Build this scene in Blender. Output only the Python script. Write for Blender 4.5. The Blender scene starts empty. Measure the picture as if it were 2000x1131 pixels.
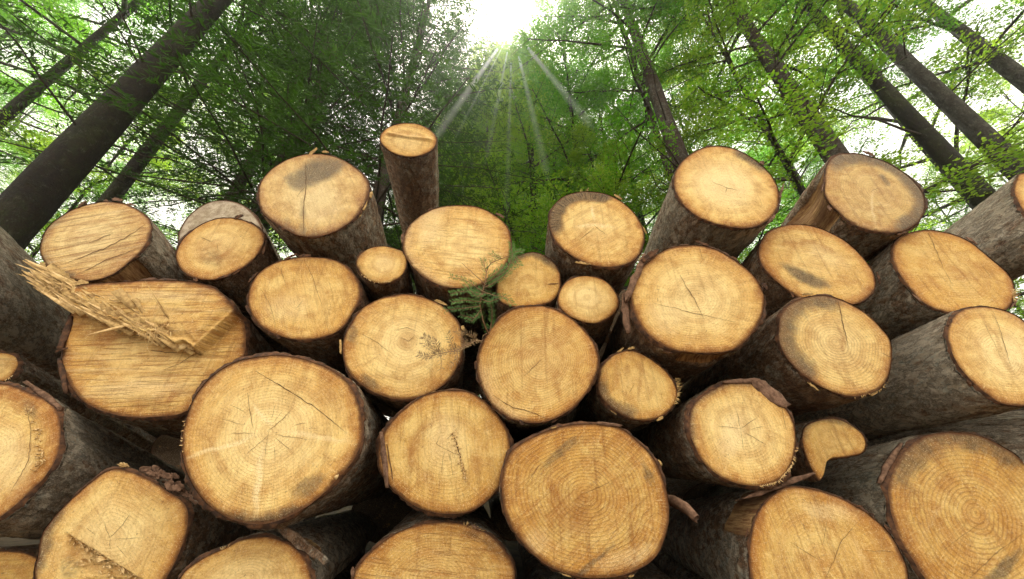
import bpy, math, random
import numpy as np
from mathutils import Vector, Matrix
PI = math.pi; R = math.radians
random.seed(7)
rng = np.random.default_rng(7)
scene = bpy.context.scene
C = scene.collection

# ------------------------------------------------------------------ camera
PITCH = R(28.0); FPX = 630.0; CAMZ = 0.80
cam_d = bpy.data.cameras.new('camera'); cam = bpy.data.objects.new('camera', cam_d); C.objects.link(cam)
cam.location = (0, 0, CAMZ); cam.rotation_euler = (PI/2 + PITCH, 0, 0)
cam_d.sensor_width = 36; cam_d.lens = 36*FPX/2000; cam_d.clip_start = 0.02; cam_d.clip_end = 2000
scene.camera = cam

# ------------------------------------------------------------------ sky, sun, exposure
SUN_EL, SUN_AZ = R(67.0), R(0.0)
w = bpy.data.worlds.new('World'); scene.world = w; w.use_nodes = True
nt = w.node_tree; nt.nodes.clear()
N = nt.nodes.new; L = nt.links.new
wo = N('ShaderNodeOutputWorld'); bg = N('ShaderNodeBackground'); sky = N('ShaderNodeTexSky')
sky.sky_type = 'NISHITA'; sky.sun_disc = False; sky.sun_elevation = SUN_EL; sky.sun_rotation = SUN_AZ
sky.dust_density = 4.0; sky.air_density = 1.0; sky.ozone_density = 1.0
# thin bright cloud veil over the blue: pale, slightly warm, uneven
tc = N('ShaderNodeTexCoord'); cn = N('ShaderNodeTexNoise'); cn.inputs['Scale'].default_value = 2.2; cn.inputs['Detail'].default_value = 5
cr = N('ShaderNodeMapRange'); cr.inputs['From Min'].default_value = .35; cr.inputs['From Max'].default_value = .65
cr.inputs['To Min'].default_value = .72; cr.inputs['To Max'].default_value = .95
mx = N('ShaderNodeMix'); mx.data_type = 'RGBA'; mx.inputs['B'].default_value = (8.6, 8.1, 6.9, 1)
L(tc.outputs['Generated'], cn.inputs['Vector']); L(cn.outputs['Fac'], cr.inputs['Value']); L(cr.outputs['Result'], mx.inputs['Factor'])
L(sky.outputs['Color'], mx.inputs['A']); vmn = N('ShaderNodeVectorMath'); vmn.operation = 'NORMALIZE'; L(tc.outputs['Generated'], vmn.inputs[0])
vd = N('ShaderNodeVectorMath'); vd.operation = 'DOT_PRODUCT'; L(vmn.outputs[0], vd.inputs[0]); vd.inputs[1].default_value = (math.sin(SUN_AZ)*math.cos(SUN_EL), math.cos(SUN_AZ)*math.cos(SUN_EL), math.sin(SUN_EL))
pw = N('ShaderNodeMath'); pw.operation = 'POWER'; L(vd.outputs['Value'], pw.inputs[0]); pw.inputs[1].default_value = 90; pw.use_clamp = True
am = N('ShaderNodeVectorMath'); am.operation = 'SCALE'; am.inputs[0].default_value = (60, 56, 46); L(pw.outputs[0], am.inputs['Scale'])
ad = N('ShaderNodeVectorMath'); ad.operation = 'ADD'; L(mx.outputs['Result'], ad.inputs[0]); L(am.outputs[0], ad.inputs[1]); L(ad.outputs[0], bg.inputs['Color']); bg.inputs['Strength'].default_value = 0.13
L(bg.outputs['Background'], wo.inputs['Surface'])
sd = bpy.data.lights.new('sun', 'SUN'); sun = bpy.data.objects.new('sun', sd); C.objects.link(sun)
sd.energy = 4.5; sd.angle = R(0.6); sd.color = (1.0, 0.95, 0.85)
sdir = Vector((math.sin(SUN_AZ)*math.cos(SUN_EL), math.cos(SUN_AZ)*math.cos(SUN_EL), math.sin(SUN_EL)))
sun.rotation_euler = sdir.to_track_quat('Z', 'Y').to_euler(); sun.location = sdir*60
scene.view_settings.view_transform = 'Standard'; scene.view_settings.look = 'None'
scene.view_settings.exposure = 1.25; scene.view_settings.gamma = 1.0
scene.view_settings.use_curve_mapping = False
HAZE = 0.0027
scene.cycles.max_bounces = 7; scene.cycles.diffuse_bounces = 3; scene.cycles.transmission_bounces = 4
scene.cycles.transparent_max_bounces = 8; scene.cycles.volume_bounces = 0

# ------------------------------------------------------------------ photo geometry -> world
cP, sP = math.cos(PITCH), math.sin(PITCH)
def rays(px):
    px = np.asarray(px, float).reshape(-1, 2)
    dx = (px[:, 0]-1000)/FPX; dy = (565.5-px[:, 1])/FPX
    return np.stack([dx, cP-dy*sP, sP+dy*cP], 1)
EYE = np.array([0, 0, CAMZ])
def on_plane(px, p0, n):
    d = rays(px); t = ((p0-EYE) @ n)/(d @ n)
    return EYE + d*t[:, None]
def at_y(u, v, Y):
    d = rays([(u, v)])[0]; return EYE + d*(Y/d[1])
def at_depth(u, v, dep):
    return EYE + rays([(u, v)])[0]*dep

# ------------------------------------------------------------------ noise in numpy
def _h(ix, iy, iz, s):
    n = (ix.astype(np.int64)*374761393 + iy.astype(np.int64)*668265263 + iz.astype(np.int64)*1274126177 + s*974711) & 0xffffffff
    n = ((n ^ (n >> 13))*1103515245) & 0xffffffff
    n = ((n ^ (n >> 16))*22695477) & 0xffffffff
    return ((n ^ (n >> 15)) & 0xffffff)/float(0xffffff)*2-1
def vn(p, s=0):
    f = np.floor(p); t = p-f; t = t*t*(3-2*t); i = f.astype(np.int64)
    o = 0
    for a in (0, 1):
        for b in (0, 1):
            for c in (0, 1):
                wgt = (t[:, 0] if a else 1-t[:, 0])*(t[:, 1] if b else 1-t[:, 1])*(t[:, 2] if c else 1-t[:, 2])
                o = o + wgt*_h(i[:, 0]+a, i[:, 1]+b, i[:, 2]+c, s)
    return o
def fbm(p, s=0, o=3):
    r = 0; a = 1; k = 0
    for j in range(o):
        r = r + a*vn(p*(2.03**j), s+j*17); k += a; a *= .5
    return r/k
def sst(a, b, x):
    t = np.clip((x-a)/(b-a), 0, 1); return t*t*(3-2*t)

# ------------------------------------------------------------------ mesh helpers
def mesh_np(name, V, F, mats, smooth=True, midx=None):
    """V (n,3); F (m,4) quads or (m,3) tris"""
    me = bpy.data.meshes.new(name); V = np.asarray(V, np.float32); F = np.asarray(F, np.int32)
    k = F.shape[1]
    me.vertices.add(len(V)); me.vertices.foreach_set('co', V.ravel())
    me.loops.add(F.size); me.loops.foreach_set('vertex_index', F.ravel())
    me.polygons.add(len(F)); me.polygons.foreach_set('loop_start', np.arange(0, F.size, k, dtype=np.int32))
    me.polygons.foreach_set('loop_total', np.full(len(F), k, np.int32))
    if smooth: me.polygons.foreach_set('use_smooth', np.ones(len(F), bool))
    for m in (mats if isinstance(mats, (list, tuple)) else [mats]): me.materials.append(m)
    if midx is not None: me.polygons.foreach_set('material_index', np.asarray(midx, np.int32))
    me.update(); me.validate()
    return me
def attr_f(me, name, a):
    at = me.attributes.new(name, 'FLOAT', 'POINT'); at.data.foreach_set('value', np.asarray(a, np.float32).ravel())
def attr_v(me, name, a):
    at = me.attributes.new(name, 'FLOAT_VECTOR', 'POINT'); at.data.foreach_set('vector', np.asarray(a, np.float32).ravel())
def attr_c(me, name, a):
    at = me.attributes.new(name, 'FLOAT_COLOR', 'POINT'); at.data.foreach_set('color', np.asarray(a, np.float32).ravel())
def link(name, me, parent=None, kind=None, loc=None, label=None):
    o = bpy.data.objects.new(name, me); C.objects.link(o)
    if parent: o.parent = parent
    if kind: o['kind'] = kind
    if loc is not None: o.location = loc
    if label: o['label'] = label
    return o
def thing(name, label, cat, loc=(0, 0, 0), group=None, me=None):
    o = bpy.data.objects.new(name, me); C.objects.link(o); o.location = loc
    o['label'] = label; o['category'] = cat
    if group: o['group'] = group
    return o
class Tubes:
    """collects tapered tubes along polylines"""
    def __init__(s): s.V = []; s.F = []; s.n = 0
    def add(s, P, rad, k=6, caps=True):
        P = np.asarray(P, float); rad = np.broadcast_to(np.asarray(rad, float), (len(P),))
        T = np.gradient(P, axis=0); T /= np.linalg.norm(T, axis=1)[:, None]+1e-9
        up = np.array([0, 0, 1.]) if abs(T[0, 2]) < .9 else np.array([1., 0, 0])
        A = np.cross(T, up); A /= np.linalg.norm(A, axis=1)[:, None]+1e-9; B = np.cross(T, A)
        th = np.arange(k)*2*PI/k
        ring = P[:, None]+rad[:, None, None]*(A[:, None]*np.cos(th)[None, :, None]+B[:, None]*np.sin(th)[None, :, None])
        s.V.append(ring.reshape(-1, 3)); m = len(P)
        i = np.arange(m-1)[:, None]*k; j = np.arange(k)[None]; j2 = (j+1) % k
        q = np.stack([i+j, i+j2, i+k+j2, i+k+j], -1).reshape(-1, 4)+s.n
        s.F.append(q)
        s.n += m*k
    def mesh(s, name, mat): return mesh_np(name, np.concatenate(s.V), np.concatenate(s.F), mat)

# ------------------------------------------------------------------ materials
class NB:
    def __init__(s, name):
        s.m = bpy.data.materials.new(name); s.m.use_nodes = True; s.t = s.m.node_tree; s.t.nodes.clear()
        s.out = s.n('ShaderNodeOutputMaterial')
    def n(s, t, **k):
        x = s.t.nodes.new(t)
        for a, b in k.items(): setattr(x, a, b)
        return x
    def l(s, a, b): s.t.links.new(a, b)
    def val(s, v, inp):
        if hasattr(v, 'links') or hasattr(v, 'is_linked'): s.l(v, inp)
        else: inp.default_value = v
    def math(s, op, a, b=0., c=0., clamp=False):
        x = s.n('ShaderNodeMath', operation=op, use_clamp=clamp); s.val(a, x.inputs[0]); s.val(b, x.inputs[1]); s.val(c, x.inputs[2]); return x.outputs[0]
    def mix(s, f, a, b, blend='MIX'):
        x = s.n('ShaderNodeMix', data_type='RGBA', blend_type=blend); s.val(f, x.inputs['Factor'])
        s.val(a if not isinstance(a, tuple) else (*a, 1)[:4], x.inputs['A']); s.val(b if not isinstance(b, tuple) else (*b, 1)[:4], x.inputs['B'])
        return x.outputs['Result']
    def noise(s, vec, scale, detail=3, rough=.55, dist=0.):
        x = s.n('ShaderNodeTexNoise'); x.inputs['Scale'].default_value = scale; x.inputs['Detail'].default_value = detail
        x.inputs['Roughness'].default_value = rough; x.inputs['Distortion'].default_value = dist
        if vec is not None: s.l(vec, x.inputs['Vector'])
        return x.outputs['Fac']
    def rng(s, v, a, b, c=0., d=1., smooth=True):
        x = s.n('ShaderNodeMapRange'); x.interpolation_type = 'SMOOTHSTEP' if smooth else 'LINEAR'
        s.val(v, x.inputs['Value']); x.inputs['From Min'].default_value = a; x.inputs['From Max'].default_value = b
        x.inputs['To Min'].default_value = c; x.inputs['To Max'].default_value = d; return x.outputs['Result']
    def scale(s, vec, sc, loc=(0, 0, 0)):
        x = s.n('ShaderNodeMapping'); x.inputs['Scale'].default_value = sc; x.inputs['Location'].default_value = loc; s.l(vec, x.inputs['Vector']); return x.outputs['Vector']
    def attr(s, name, kind='GEOMETRY', out='Fac'):
        x = s.n('ShaderNodeAttribute', attribute_name=name, attribute_type=kind); return x.outputs[out]
    def bump(s, h, strength, dist, normal=None):
        x = s.n('ShaderNodeBump'); x.inputs['Strength'].default_value = strength; x.inputs['Distance'].default_value = dist
        s.val(h, x.inputs['Height'])
        if normal is not None: s.l(normal, x.inputs['Normal'])
        return x.outputs['Normal']
    def bsdf(s, col, rough=.7, normal=None, spec=.3):
        p = s.n('ShaderNodeBsdfPrincipled'); s.val(col if not isinstance(col, tuple) else (*col, 1)[:4], p.inputs['Base Color']); s.val(rough, p.inputs['Roughness'])
        p.inputs['Specular IOR Level'].default_value = spec
        if normal is not None: s.l(normal, p.inputs['Normal'])
        s.l(p.outputs[0], s.out.inputs['Surface']); return p

def mat_cut():
    """sawn end grain: growth rings, ray streaks, saw kerf lines, resin and blue stain"""
    b = NB('sawn_end_grain')
    uv = b.attr('fuv', out='Vector'); rad = b.attr('radv', out='Vector'); r01 = b.attr('r01')
    mark = b.n('ShaderNodeAttribute', attribute_name='mark', attribute_type='GEOMETRY')
    sep = b.n('ShaderNodeSeparateColor'); b.l(mark.outputs['Color'], sep.inputs['Color'])
    tone = b.attr('tone', 'OBJECT'); nr = b.attr('rings', 'OBJECT'); rs = b.attr('ring_strength', 'OBJECT')
    saw = b.attr('saw', 'OBJECT')
    big = b.noise(uv, 6, 4, .6, .9); med = b.noise(uv, 24, 6, .68, .3); cloud = b.noise(b.scale(uv, (1, 1, 1), (5, 2, 1)), 13, 5, .62, .5)
    fine = b.noise(uv, 150, 5, .8); dust = b.noise(uv, 330, 2, .8)
    col = b.mix(b.rng(big, .36, .64), (.92, .67, .245), (.76, .45, .105))
    col = b.mix(b.math('MULTIPLY', tone, .8), col, (.56, .335, .11))
    col = b.mix(b.rng(cloud, .45, .62, 0., .68), col, (.55, .28, .06))
    col = b.mix(b.rng(b.math('ADD', med, b.math('MULTIPLY', tone, -.12)), .50, .68, 0., .75), col, (.97, .74, .33))
    pl = b.attr('pale', 'OBJECT'); cen = b.rng(b.math('ADD', r01, b.math('MULTIPLY', b.math('SUBTRACT', cloud, .5), .9)), .15, .85, 1., 0.)
    col = b.mix(b.math('MULTIPLY', b.math('ADD', .35, b.math('MULTIPLY', cen, .65)), b.math('MULTIPLY', pl, .8)), col, (1., .80, .42))
    # amber near the rim
    rim = b.math('ADD', r01, b.math('MULTIPLY', b.math('SUBTRACT', b.noise(uv, 13, 5, .7), .5), .55))
    col = b.mix(b.rng(rim, .66, .98, 0., .5), col, (.62, .30, .06)); col = b.mix(b.rng(rim, .84, 1.04, 0., .85), col, (.34, .135, .03))
    # growth rings
    rr = b.math('MULTIPLY', b.math('ADD', r01, b.math('MULTIPLY', b.math('SUBTRACT', b.noise(uv, 9, 4), .5), .07)), nr)
    sn = b.math('SINE', b.math('MULTIPLY', rr, 6.2832)); rl = b.rng(sn, -.1, 1.)
    rm = b.math('MULTIPLY', b.math('MULTIPLY', rl, b.math('MULTIPLY', rs, .62)), b.math('MULTIPLY', b.rng(med, .28, .6, .3, 1.), b.rng(cloud, .3, .6, .35, 1.)))
    col = b.mix(rm, col, (.30, .135, .04))
    wide = b.math('SINE', b.math('MULTIPLY', rr, .83)); col = b.mix(b.rng(wide, .1, 1., 0., .22), col, (.5, .22, .05))
    # radial streaks
    st = b.noise(b.scale(rad, (9, 9, .9)), 3.4, 5, .75); col = b.mix(b.math('MULTIPLY', b.math('MULTIPLY', b.rng(st, .5, .7), b.rng(r01, .05, .6)), b.rng(cloud, .42, .6, .15, .6)), col, (.40, .18, .05))
    col = b.mix(b.math('MULTIPLY', b.rng(b.noise(b.scale(rad, (9, 9, .7), (3, 1, 4)), 5.2, 4, .7), .54, .72), .55), col, (.97, .76, .38))
    # saw kerf lines
    k1 = b.noise(b.scale(uv, (4, 64, 1)), 1.6, 4, .62, .5); k2 = b.noise(b.scale(uv, (3, 30, 1), (2, 5, 0)), 1.3, 4, .65)
    kk = b.math('MULTIPLY', b.rng(k1, .48, .66), saw); col = b.mix(b.math('MULTIPLY', kk, .7), col, (.36, .17, .05))
    col = b.mix(b.math('MULTIPLY', b.math('MULTIPLY', b.rng(k2, .52, .7), saw), .6), col, (.44, .19, .05))
    col = b.mix(b.math('MULTIPLY', b.math('MULTIPLY', b.rng(k2, .48, .3), saw), .35), col, (.95, .74, .42))
    # resin and water runs
    gz = b.n('ShaderNodeTexCoord').outputs['Object']
    drip = b.noise(b.scale(gz, (26, 26, 2.0)), 1.6, 5, .68); col = b.mix(b.math('MULTIPLY', b.rng(drip, .52, .70), b.math('ADD', .18, b.math('MULTIPLY', tone, .6))), col, (.33, .145, .035))
    # marks of age: R blue stain, G amber resin, B fresh pale, A dirt and painted shade
    nbr = b.math('ADD', b.math('MULTIPLY', b.math('SUBTRACT', med, .5), 2.2), b.math('MULTIPLY', b.math('SUBTRACT', st, .5), 1.8))
    g = b.math('MULTIPLY', b.rng(b.math('ADD', sep.outputs[0], b.math('MULTIPLY', nbr, .5)), -.05, 1.05), b.rng(sep.outputs[0], 0., .35))
    col = b.mix(b.math('MULTIPLY', g, .9), col, b.mix(b.rng(st, .4, .62), (.055, .045, .036), (.26, .18, .10)))
    am = b.math('MULTIPLY', sep.outputs[1], b.rng(b.math('ADD', med, b.math('MULTIPLY', cloud, .5)), .55, .9, .25, 1.)); col = b.mix(b.math('MULTIPLY', am, .85), col, (.36, .14, .03))
    col = b.mix(b.math('MULTIPLY', sep.outputs[2], b.rng(fine, .3, .6, .4, .85)), col, (.96, .78, .46))
    dirt_shade = b.math('MULTIPLY', mark.outputs['Alpha'], b.rng(b.math('ADD', med, b.math('MULTIPLY', fine, .8)), .65, 1.05))
    col = b.mix(dirt_shade, col, (.07, .042, .022))
    grey = b.attr('grey', 'OBJECT'); col = b.mix(grey, col, b.mix(b.rng(med, .35, .65), (.25, .205, .16), (.56, .50, .42)))
    # fibre, dust and pits
    col = b.mix(b.rng(fine, .34, .48, .5, 0.), col, b.mix(.65, col, (.24, .10, .02)))
    col = b.mix(b.rng(fine, .56, .72, 0., .6), col, (.97, .82, .52))
    col = b.mix(b.rng(dust, .58, .70, 0., .5), col, (.98, .86, .60))
    spots = b.noise(uv, 75, 4, .75); col = b.mix(b.rng(spots, .62, .70, 0., .6), col, (.20, .085, .025))
    edge = b.math('ADD', r01, b.math('MULTIPLY', b.math('SUBTRACT', med, .5), .10)); col = b.mix(b.rng(edge, .945, .995, 0., .85), col, (.15, .065, .028))
    gm = b.n('ShaderNodeGamma'); b.l(col, gm.inputs['Color']); gm.inputs['Gamma'].default_value = 1.14; col = gm.outputs['Color']
    h = b.math('ADD', b.math('MULTIPLY', fine, 1.0), b.math('ADD', b.math('MULTIPLY', med, 1.2), b.math('ADD', b.math('MULTIPLY', kk, -.7), b.math('MULTIPLY', rl, .15))))
    b.bsdf(col, b.rng(med, .3, .7, .6, .85), b.bump(b.math('ADD', h, b.math('MULTIPLY', dust, .5)), .9, .0035), .25)
    return b.m

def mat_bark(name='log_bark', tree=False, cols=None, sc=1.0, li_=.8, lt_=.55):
    """ridged, flaking conifer bark: torn plates stretched along the stem, lichen, bare patches"""
    b = NB(name); co = b.attr('bco', out='Vector'); grey = b.attr('grey_bark', 'OBJECT')
    st = b.scale(co, (sc, sc, .5*sc))
    big = b.noise(st, 5, 4, .6); med = b.noise(st, 30, 6, .78, .2); fine = b.noise(st, 130, 5, .75)
    n1 = b.noise(st, 22, 6, .78, .3); n2 = b.noise(b.scale(co, (sc*.8, sc*.8, .95*sc), (4, 2, 7)), 34, 5, .78, .3)
    rid1 = b.math('ABSOLUTE', b.math('SUBTRACT', n1, .5)); rid2 = b.math('ABSOLUTE', b.math('SUBTRACT', n2, .5))
    f1 = b.rng(rid1, 0., .10); f2 = b.rng(rid2, 0., .07)                      # 0 in the fissure, 1 on the plate
    dn = b.n('ShaderNodeTexNoise'); dn.inputs['Scale'].default_value = 36; dn.inputs['Detail'].default_value = 5; dn.inputs['Roughness'].default_value = .7; b.l(st, dn.inputs['Vector'])
    vm = b.n('ShaderNodeVectorMath', operation='MULTIPLY_ADD'); b.l(dn.outputs['Color'], vm.inputs[0]); vm.inputs[1].default_value = (.055, .055, .055); b.l(b.scale(co, (sc, sc, .6*sc)), vm.inputs[2])
    vc = b.n('ShaderNodeTexVoronoi', feature='F1'); vc.inputs['Scale'].default_value = 42; b.l(vm.outputs[0], vc.inputs['Vector']); sc_ = b.n('ShaderNodeSeparateColor'); b.l(vc.outputs['Color'], sc_.inputs['Color'])
    plate = b.math('MULTIPLY', f1, b.math('ADD', .35, b.math('MULTIPLY', f2, .65)))
    c = cols or ((.26, .135, .07), (.46, .28, .165), (.74, .63, .49), (.54, .43, .30))
    col = b.mix(b.rng(b.math('ADD', med, b.math('MULTIPLY', sc_.outputs[0], .25)), .44, .8), c[0], c[1])
    gf = b.math('ADD', b.math('ADD', grey, b.math('MULTIPLY', b.math('SUBTRACT', sc_.outputs[1], .5), .7)), b.math('ADD', b.math('MULTIPLY', b.math('SUBTRACT', big, .5), 1.6), b.math('MULTIPLY', b.math('SUBTRACT', med, .5), 1.3)))
    col = b.mix(b.rng(gf, .25, .85), col, b.mix(b.rng(b.math('ADD', med, b.math('MULTIPLY', fine, .3)), .5, .8), c[3], c[2]))
    li = b.noise(st, 55, 5, .8); col = b.mix(b.rng(b.math('ADD', li, b.math('MULTIPLY', big, .4)), .76, .84, 0., li_), col, (.50, .50, .42))
    moss = b.attr('moss', 'OBJECT'); mo = b.math('MULTIPLY', moss, b.rng(b.math('ADD', big, b.math('MULTIPLY', med, .5)), .6, .95)); col = b.mix(mo, col, (.07, .09, .02))
    col = b.mix(b.rng(plate, 0., .40, .6, 0.), col, (.022, .013, .008))
    col = b.mix(b.rng(fine, .35, .5, .2, 0.), col, (.09, .055, .034))
    col = b.mix(b.rng(b.math('ADD', fine, b.math('MULTIPLY', sc_.outputs[2], .12)), .56, .74, 0., lt_), col, b.mix(.5, col, (.80, .70, .56)))  # highlights of lit bark scales, put into the colour
    bare = b.attr('bare'); bf = b.rng(b.math('ADD', bare, b.math('MULTIPLY', b.math('SUBTRACT', med, .5), .7)), .4, .6)
    fib = b.noise(b.scale(co, (1, 1, .12)), 90, 4, .7)
    bc = b.mix(b.rng(fib, .35, .65), (.60, .37, .16), (.25, .11, .045)); bc = b.mix(b.rng(big, .4, .65, 0., .7), bc, (.14, .06, .03))
    col = b.mix(bf, col, bc)
    hh = b.math('ADD', b.math('ADD', b.math('MULTIPLY', plate, .8), b.math('MULTIPLY', sc_.outputs[2], .8)), b.math('ADD', b.math('MULTIPLY', med, 1.6), b.math('MULTIPLY', fine, .6)))
    hh = b.math('MULTIPLY', hh, b.rng(bf, 0., 1., 1., .18))
    b.bsdf(col, b.rng(med, .3, .7, .72, .95), b.bump(hh, .9, .010/sc), .25)
    return b.m

def mat_simple(name, c1, c2, scale, rough=.8, bump=.3, bd=.003, detail=4):
    b = NB(name); tcn = b.n('ShaderNodeTexCoord').outputs['Object']; f = b.noise(tcn, scale, detail, .65)
    col = b.mix(b.rng(f, .35, .68), c1, c2); b.bsdf(col, rough, b.bump(f, bump, bd), .25); return b.m

def mat_leaf(name, d1, d2, t1, t2, tr=.55):
    b = NB(name); rnd = b.attr('lr'); gp = b.n('ShaderNodeNewGeometry').outputs['Position']; cl = b.noise(gp, .45, 2)
    f = b.math('ADD', b.math('MULTIPLY', rnd, .6), b.math('MULTIPLY', b.rng(cl, .35, .65), .4))
    dc = b.mix(f, d1, d2); tcol = b.mix(f, t1, t2)
    p = b.n('ShaderNodeBsdfPrincipled'); b.l(dc, p.inputs['Base Color']); p.inputs['Roughness'].default_value = .5; p.inputs['Specular IOR Level'].default_value = .3
    t = b.n('ShaderNodeBsdfTranslucent'); b.l(tcol, t.inputs['Color']); m = b.n('ShaderNodeMixShader'); m.inputs[0].default_value = tr
    b.l(p.outputs[0], m.inputs[1]); b.l(t.outputs[0], m.inputs[2]); b.l(m.outputs[0], b.out.inputs['Surface'])
    return b.m

M_cut = mat_cut()
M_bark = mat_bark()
M_crack = mat_simple('dark_crack', (.07, .034, .014), (.20, .105, .04), 60)
M_rawrim = mat_simple('inner_bark_rim', (.04, .02, .012), (.14, .062, .028), 45, .8, .6, .004)
M_splint = mat_simple('splintered_wood', (.74, .52, .25), (.50, .30, .11), 50, .7, .6, .003)
M_torn = mat_simple('torn_weathered_wood', (.58, .38, .15), (.30, .175, .065), 40, .8, .8, .005)
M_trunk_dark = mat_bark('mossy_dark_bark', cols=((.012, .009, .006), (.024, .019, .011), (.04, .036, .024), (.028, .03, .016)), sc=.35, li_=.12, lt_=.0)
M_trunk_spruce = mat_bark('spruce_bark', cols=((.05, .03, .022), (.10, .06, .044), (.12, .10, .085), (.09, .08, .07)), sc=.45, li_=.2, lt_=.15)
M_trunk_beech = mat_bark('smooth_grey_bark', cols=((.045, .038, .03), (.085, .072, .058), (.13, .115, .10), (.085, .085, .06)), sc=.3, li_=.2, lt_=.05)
M_branch = mat_simple('twig_bark', (.035, .026, .018), (.07, .055, .04), 30)
M_leaf = mat_leaf('broad_leaf', (.032, .075, .010), (.07, .13, .016), (.075, .30, .012), (.25, .50, .03), .6)
M_leaf_y = mat_leaf('yellow_green_leaf', (.045, .085, .012), (.09, .14, .018), (.16, .40, .015), (.44, .60, .05), .6)  # yellower leaf colour, given to whole trees
M_needle = mat_leaf('spruce_needle', (.014, .032, .008), (.028, .058, .010), (.04, .12, .010), (.11, .24, .02), .38)
M_fir = mat_leaf('fir_sprig_needle', (.035, .09, .03), (.16, .30, .07), (.07, .20, .03), (.22, .42, .07), .3)
M_dead = mat_leaf('dead_needle', (.17, .105, .045), (.36, .24, .12), (.3, .2, .08), (.4, .28, .1), .15)
M_soil = mat_simple('leaf_litter', (.05, .035, .022), (.13, .085, .045), 6, .95, .8, .05, 8)

# ------------------------------------------------------------------ ground
gx = np.linspace(-1, 1, 121); gx = np.sign(gx)*np.abs(gx)**2.4*400
X, Y = np.meshgrid(gx, gx); gz_ = fbm(np.stack([X.ravel()*.12, Y.ravel()*.12, X.ravel()*0], 1), 5, 4)*.35 - .05
rr_ = np.hypot(X.ravel(), Y.ravel()); gz_ = gz_*sst(5, 14, rr_) + sst(20, 120, rr_)*4*fbm(np.stack([X.ravel()*.01, Y.ravel()*.01, X.ravel()*0], 1), 6, 2)
n_ = 121; ii = np.arange(n_-1)[:, None]*n_+np.arange(n_-1)[None]
Fq = np.stack([ii, ii+1, ii+n_+1, ii+n_], -1).reshape(-1, 4)
link('forest_floor', mesh_np('forest_floor', np.stack([X.ravel(), Y.ravel(), gz_], 1), Fq, M_soil), kind='structure')

# ------------------------------------------------------------------ logs
DIST = 1.3
def smooth_outline(pts, n):
    """closed Catmull-Rom through the traced points, resampled evenly"""
    P = np.asarray(pts, float); m = len(P); out = []
    for i in range(m):
        p0, p1, p2, p3 = P[(i-1) % m], P[i], P[(i+1) % m], P[(i+2) % m]
        t = np.linspace(0, 1, 12, endpoint=False)[:, None]
        out.append(.5*(2*p1+(p2-p0)*t+(2*p0-5*p1+4*p2-p3)*t**2+(-p0+3*p1-3*p2+p3)*t**3))
    Q = np.concatenate(out); Q2 = np.vstack([Q, Q[:1]]); d = np.r_[0, np.cumsum(np.linalg.norm(np.diff(Q2, axis=0), axis=1))]
    s = np.linspace(0, d[-1], n, endpoint=False)
    return np.stack([np.interp(s, d, Q2[:, 0]), np.interp(s, d, Q2[:, 1])], 1)

def ell(cx, cy, a, b, rot=0, n=16):
    t = np.arange(n)*2*PI/n; c, s = math.cos(R(rot)), math.sin(R(rot))
    return [(cx+a*math.cos(x)*c-b*math.sin(x)*s, cy+a*math.cos(x)*s+b*math.sin(x)*c) for x in t]

def crack_mesh(px, p0, n, width, seed, off=.0012):
    """thin jagged wedge strip lying in the cut face, open like a drying check"""
    px = np.asarray(px, float); r = np.random.default_rng(seed)
    d = np.r_[0, np.cumsum(np.linalg.norm(np.diff(px, axis=0), axis=1))]; m = max(5, int(d[-1]/7)); s = np.linspace(0, d[-1], m)
    q = np.stack([np.interp(s, d, px[:, 0]), np.interp(s, d, px[:, 1])], 1); tdir = np.gradient(q, axis=0); tdir /= np.linalg.norm(tdir, axis=1)[:, None]+1e-9
    nor = np.stack([-tdir[:, 1], tdir[:, 0]], 1); q = q+nor*r.normal(0, .55, (m, 1))
    prof = np.sin(np.linspace(.18, PI-.05, m))**.6*width*.52*(.6+.6*r.random(m)); prof[-1] = .1
    a = q+nor*prof[:, None]/2; b = q-nor*prof[:, None]/2
    W = np.concatenate([on_plane(a, p0, n), on_plane(b, p0, n)])+n*off
    i = np.arange(m-1); F = np.stack([i, i+1, i+1+m, i+m], 1)
    return mesh_np('crack', W, F, M_crack, smooth=False)

def splinters(items, mat, name):
    """items: (base, direction*length, width, thickness) -> tapered four-sided slivers"""
    V = []; F = []
    for base, vec, wd, th in items:
        base = np.asarray(base, float); vec = np.asarray(vec, float); t = vec/np.linalg.norm(vec); a = np.cross(t, [0.3, -.9, .2]); a /= np.linalg.norm(a); c = np.cross(t, a)
        k = len(V)
        for f, sc in ((0, 1), (.55, .75), (1, .12)):
            for s1, s2 in ((-1, -1), (1, -1), (1, 1), (-1, 1)): V.append(base+vec*f+a*s1*wd*.5*sc+c*s2*th*.5*sc)
        for j in (0, 4):
            for q in range(4): F.append((k+j+q, k+j+(q+1) % 4, k+j+4+(q+1) % 4, k+j+4+q))
        F.append((k+3, k+2, k+1, k)); F.append((k+8, k+9, k+10, k+11))
    return mesh_np(name, V, F, mat, smooth=False)

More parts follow.
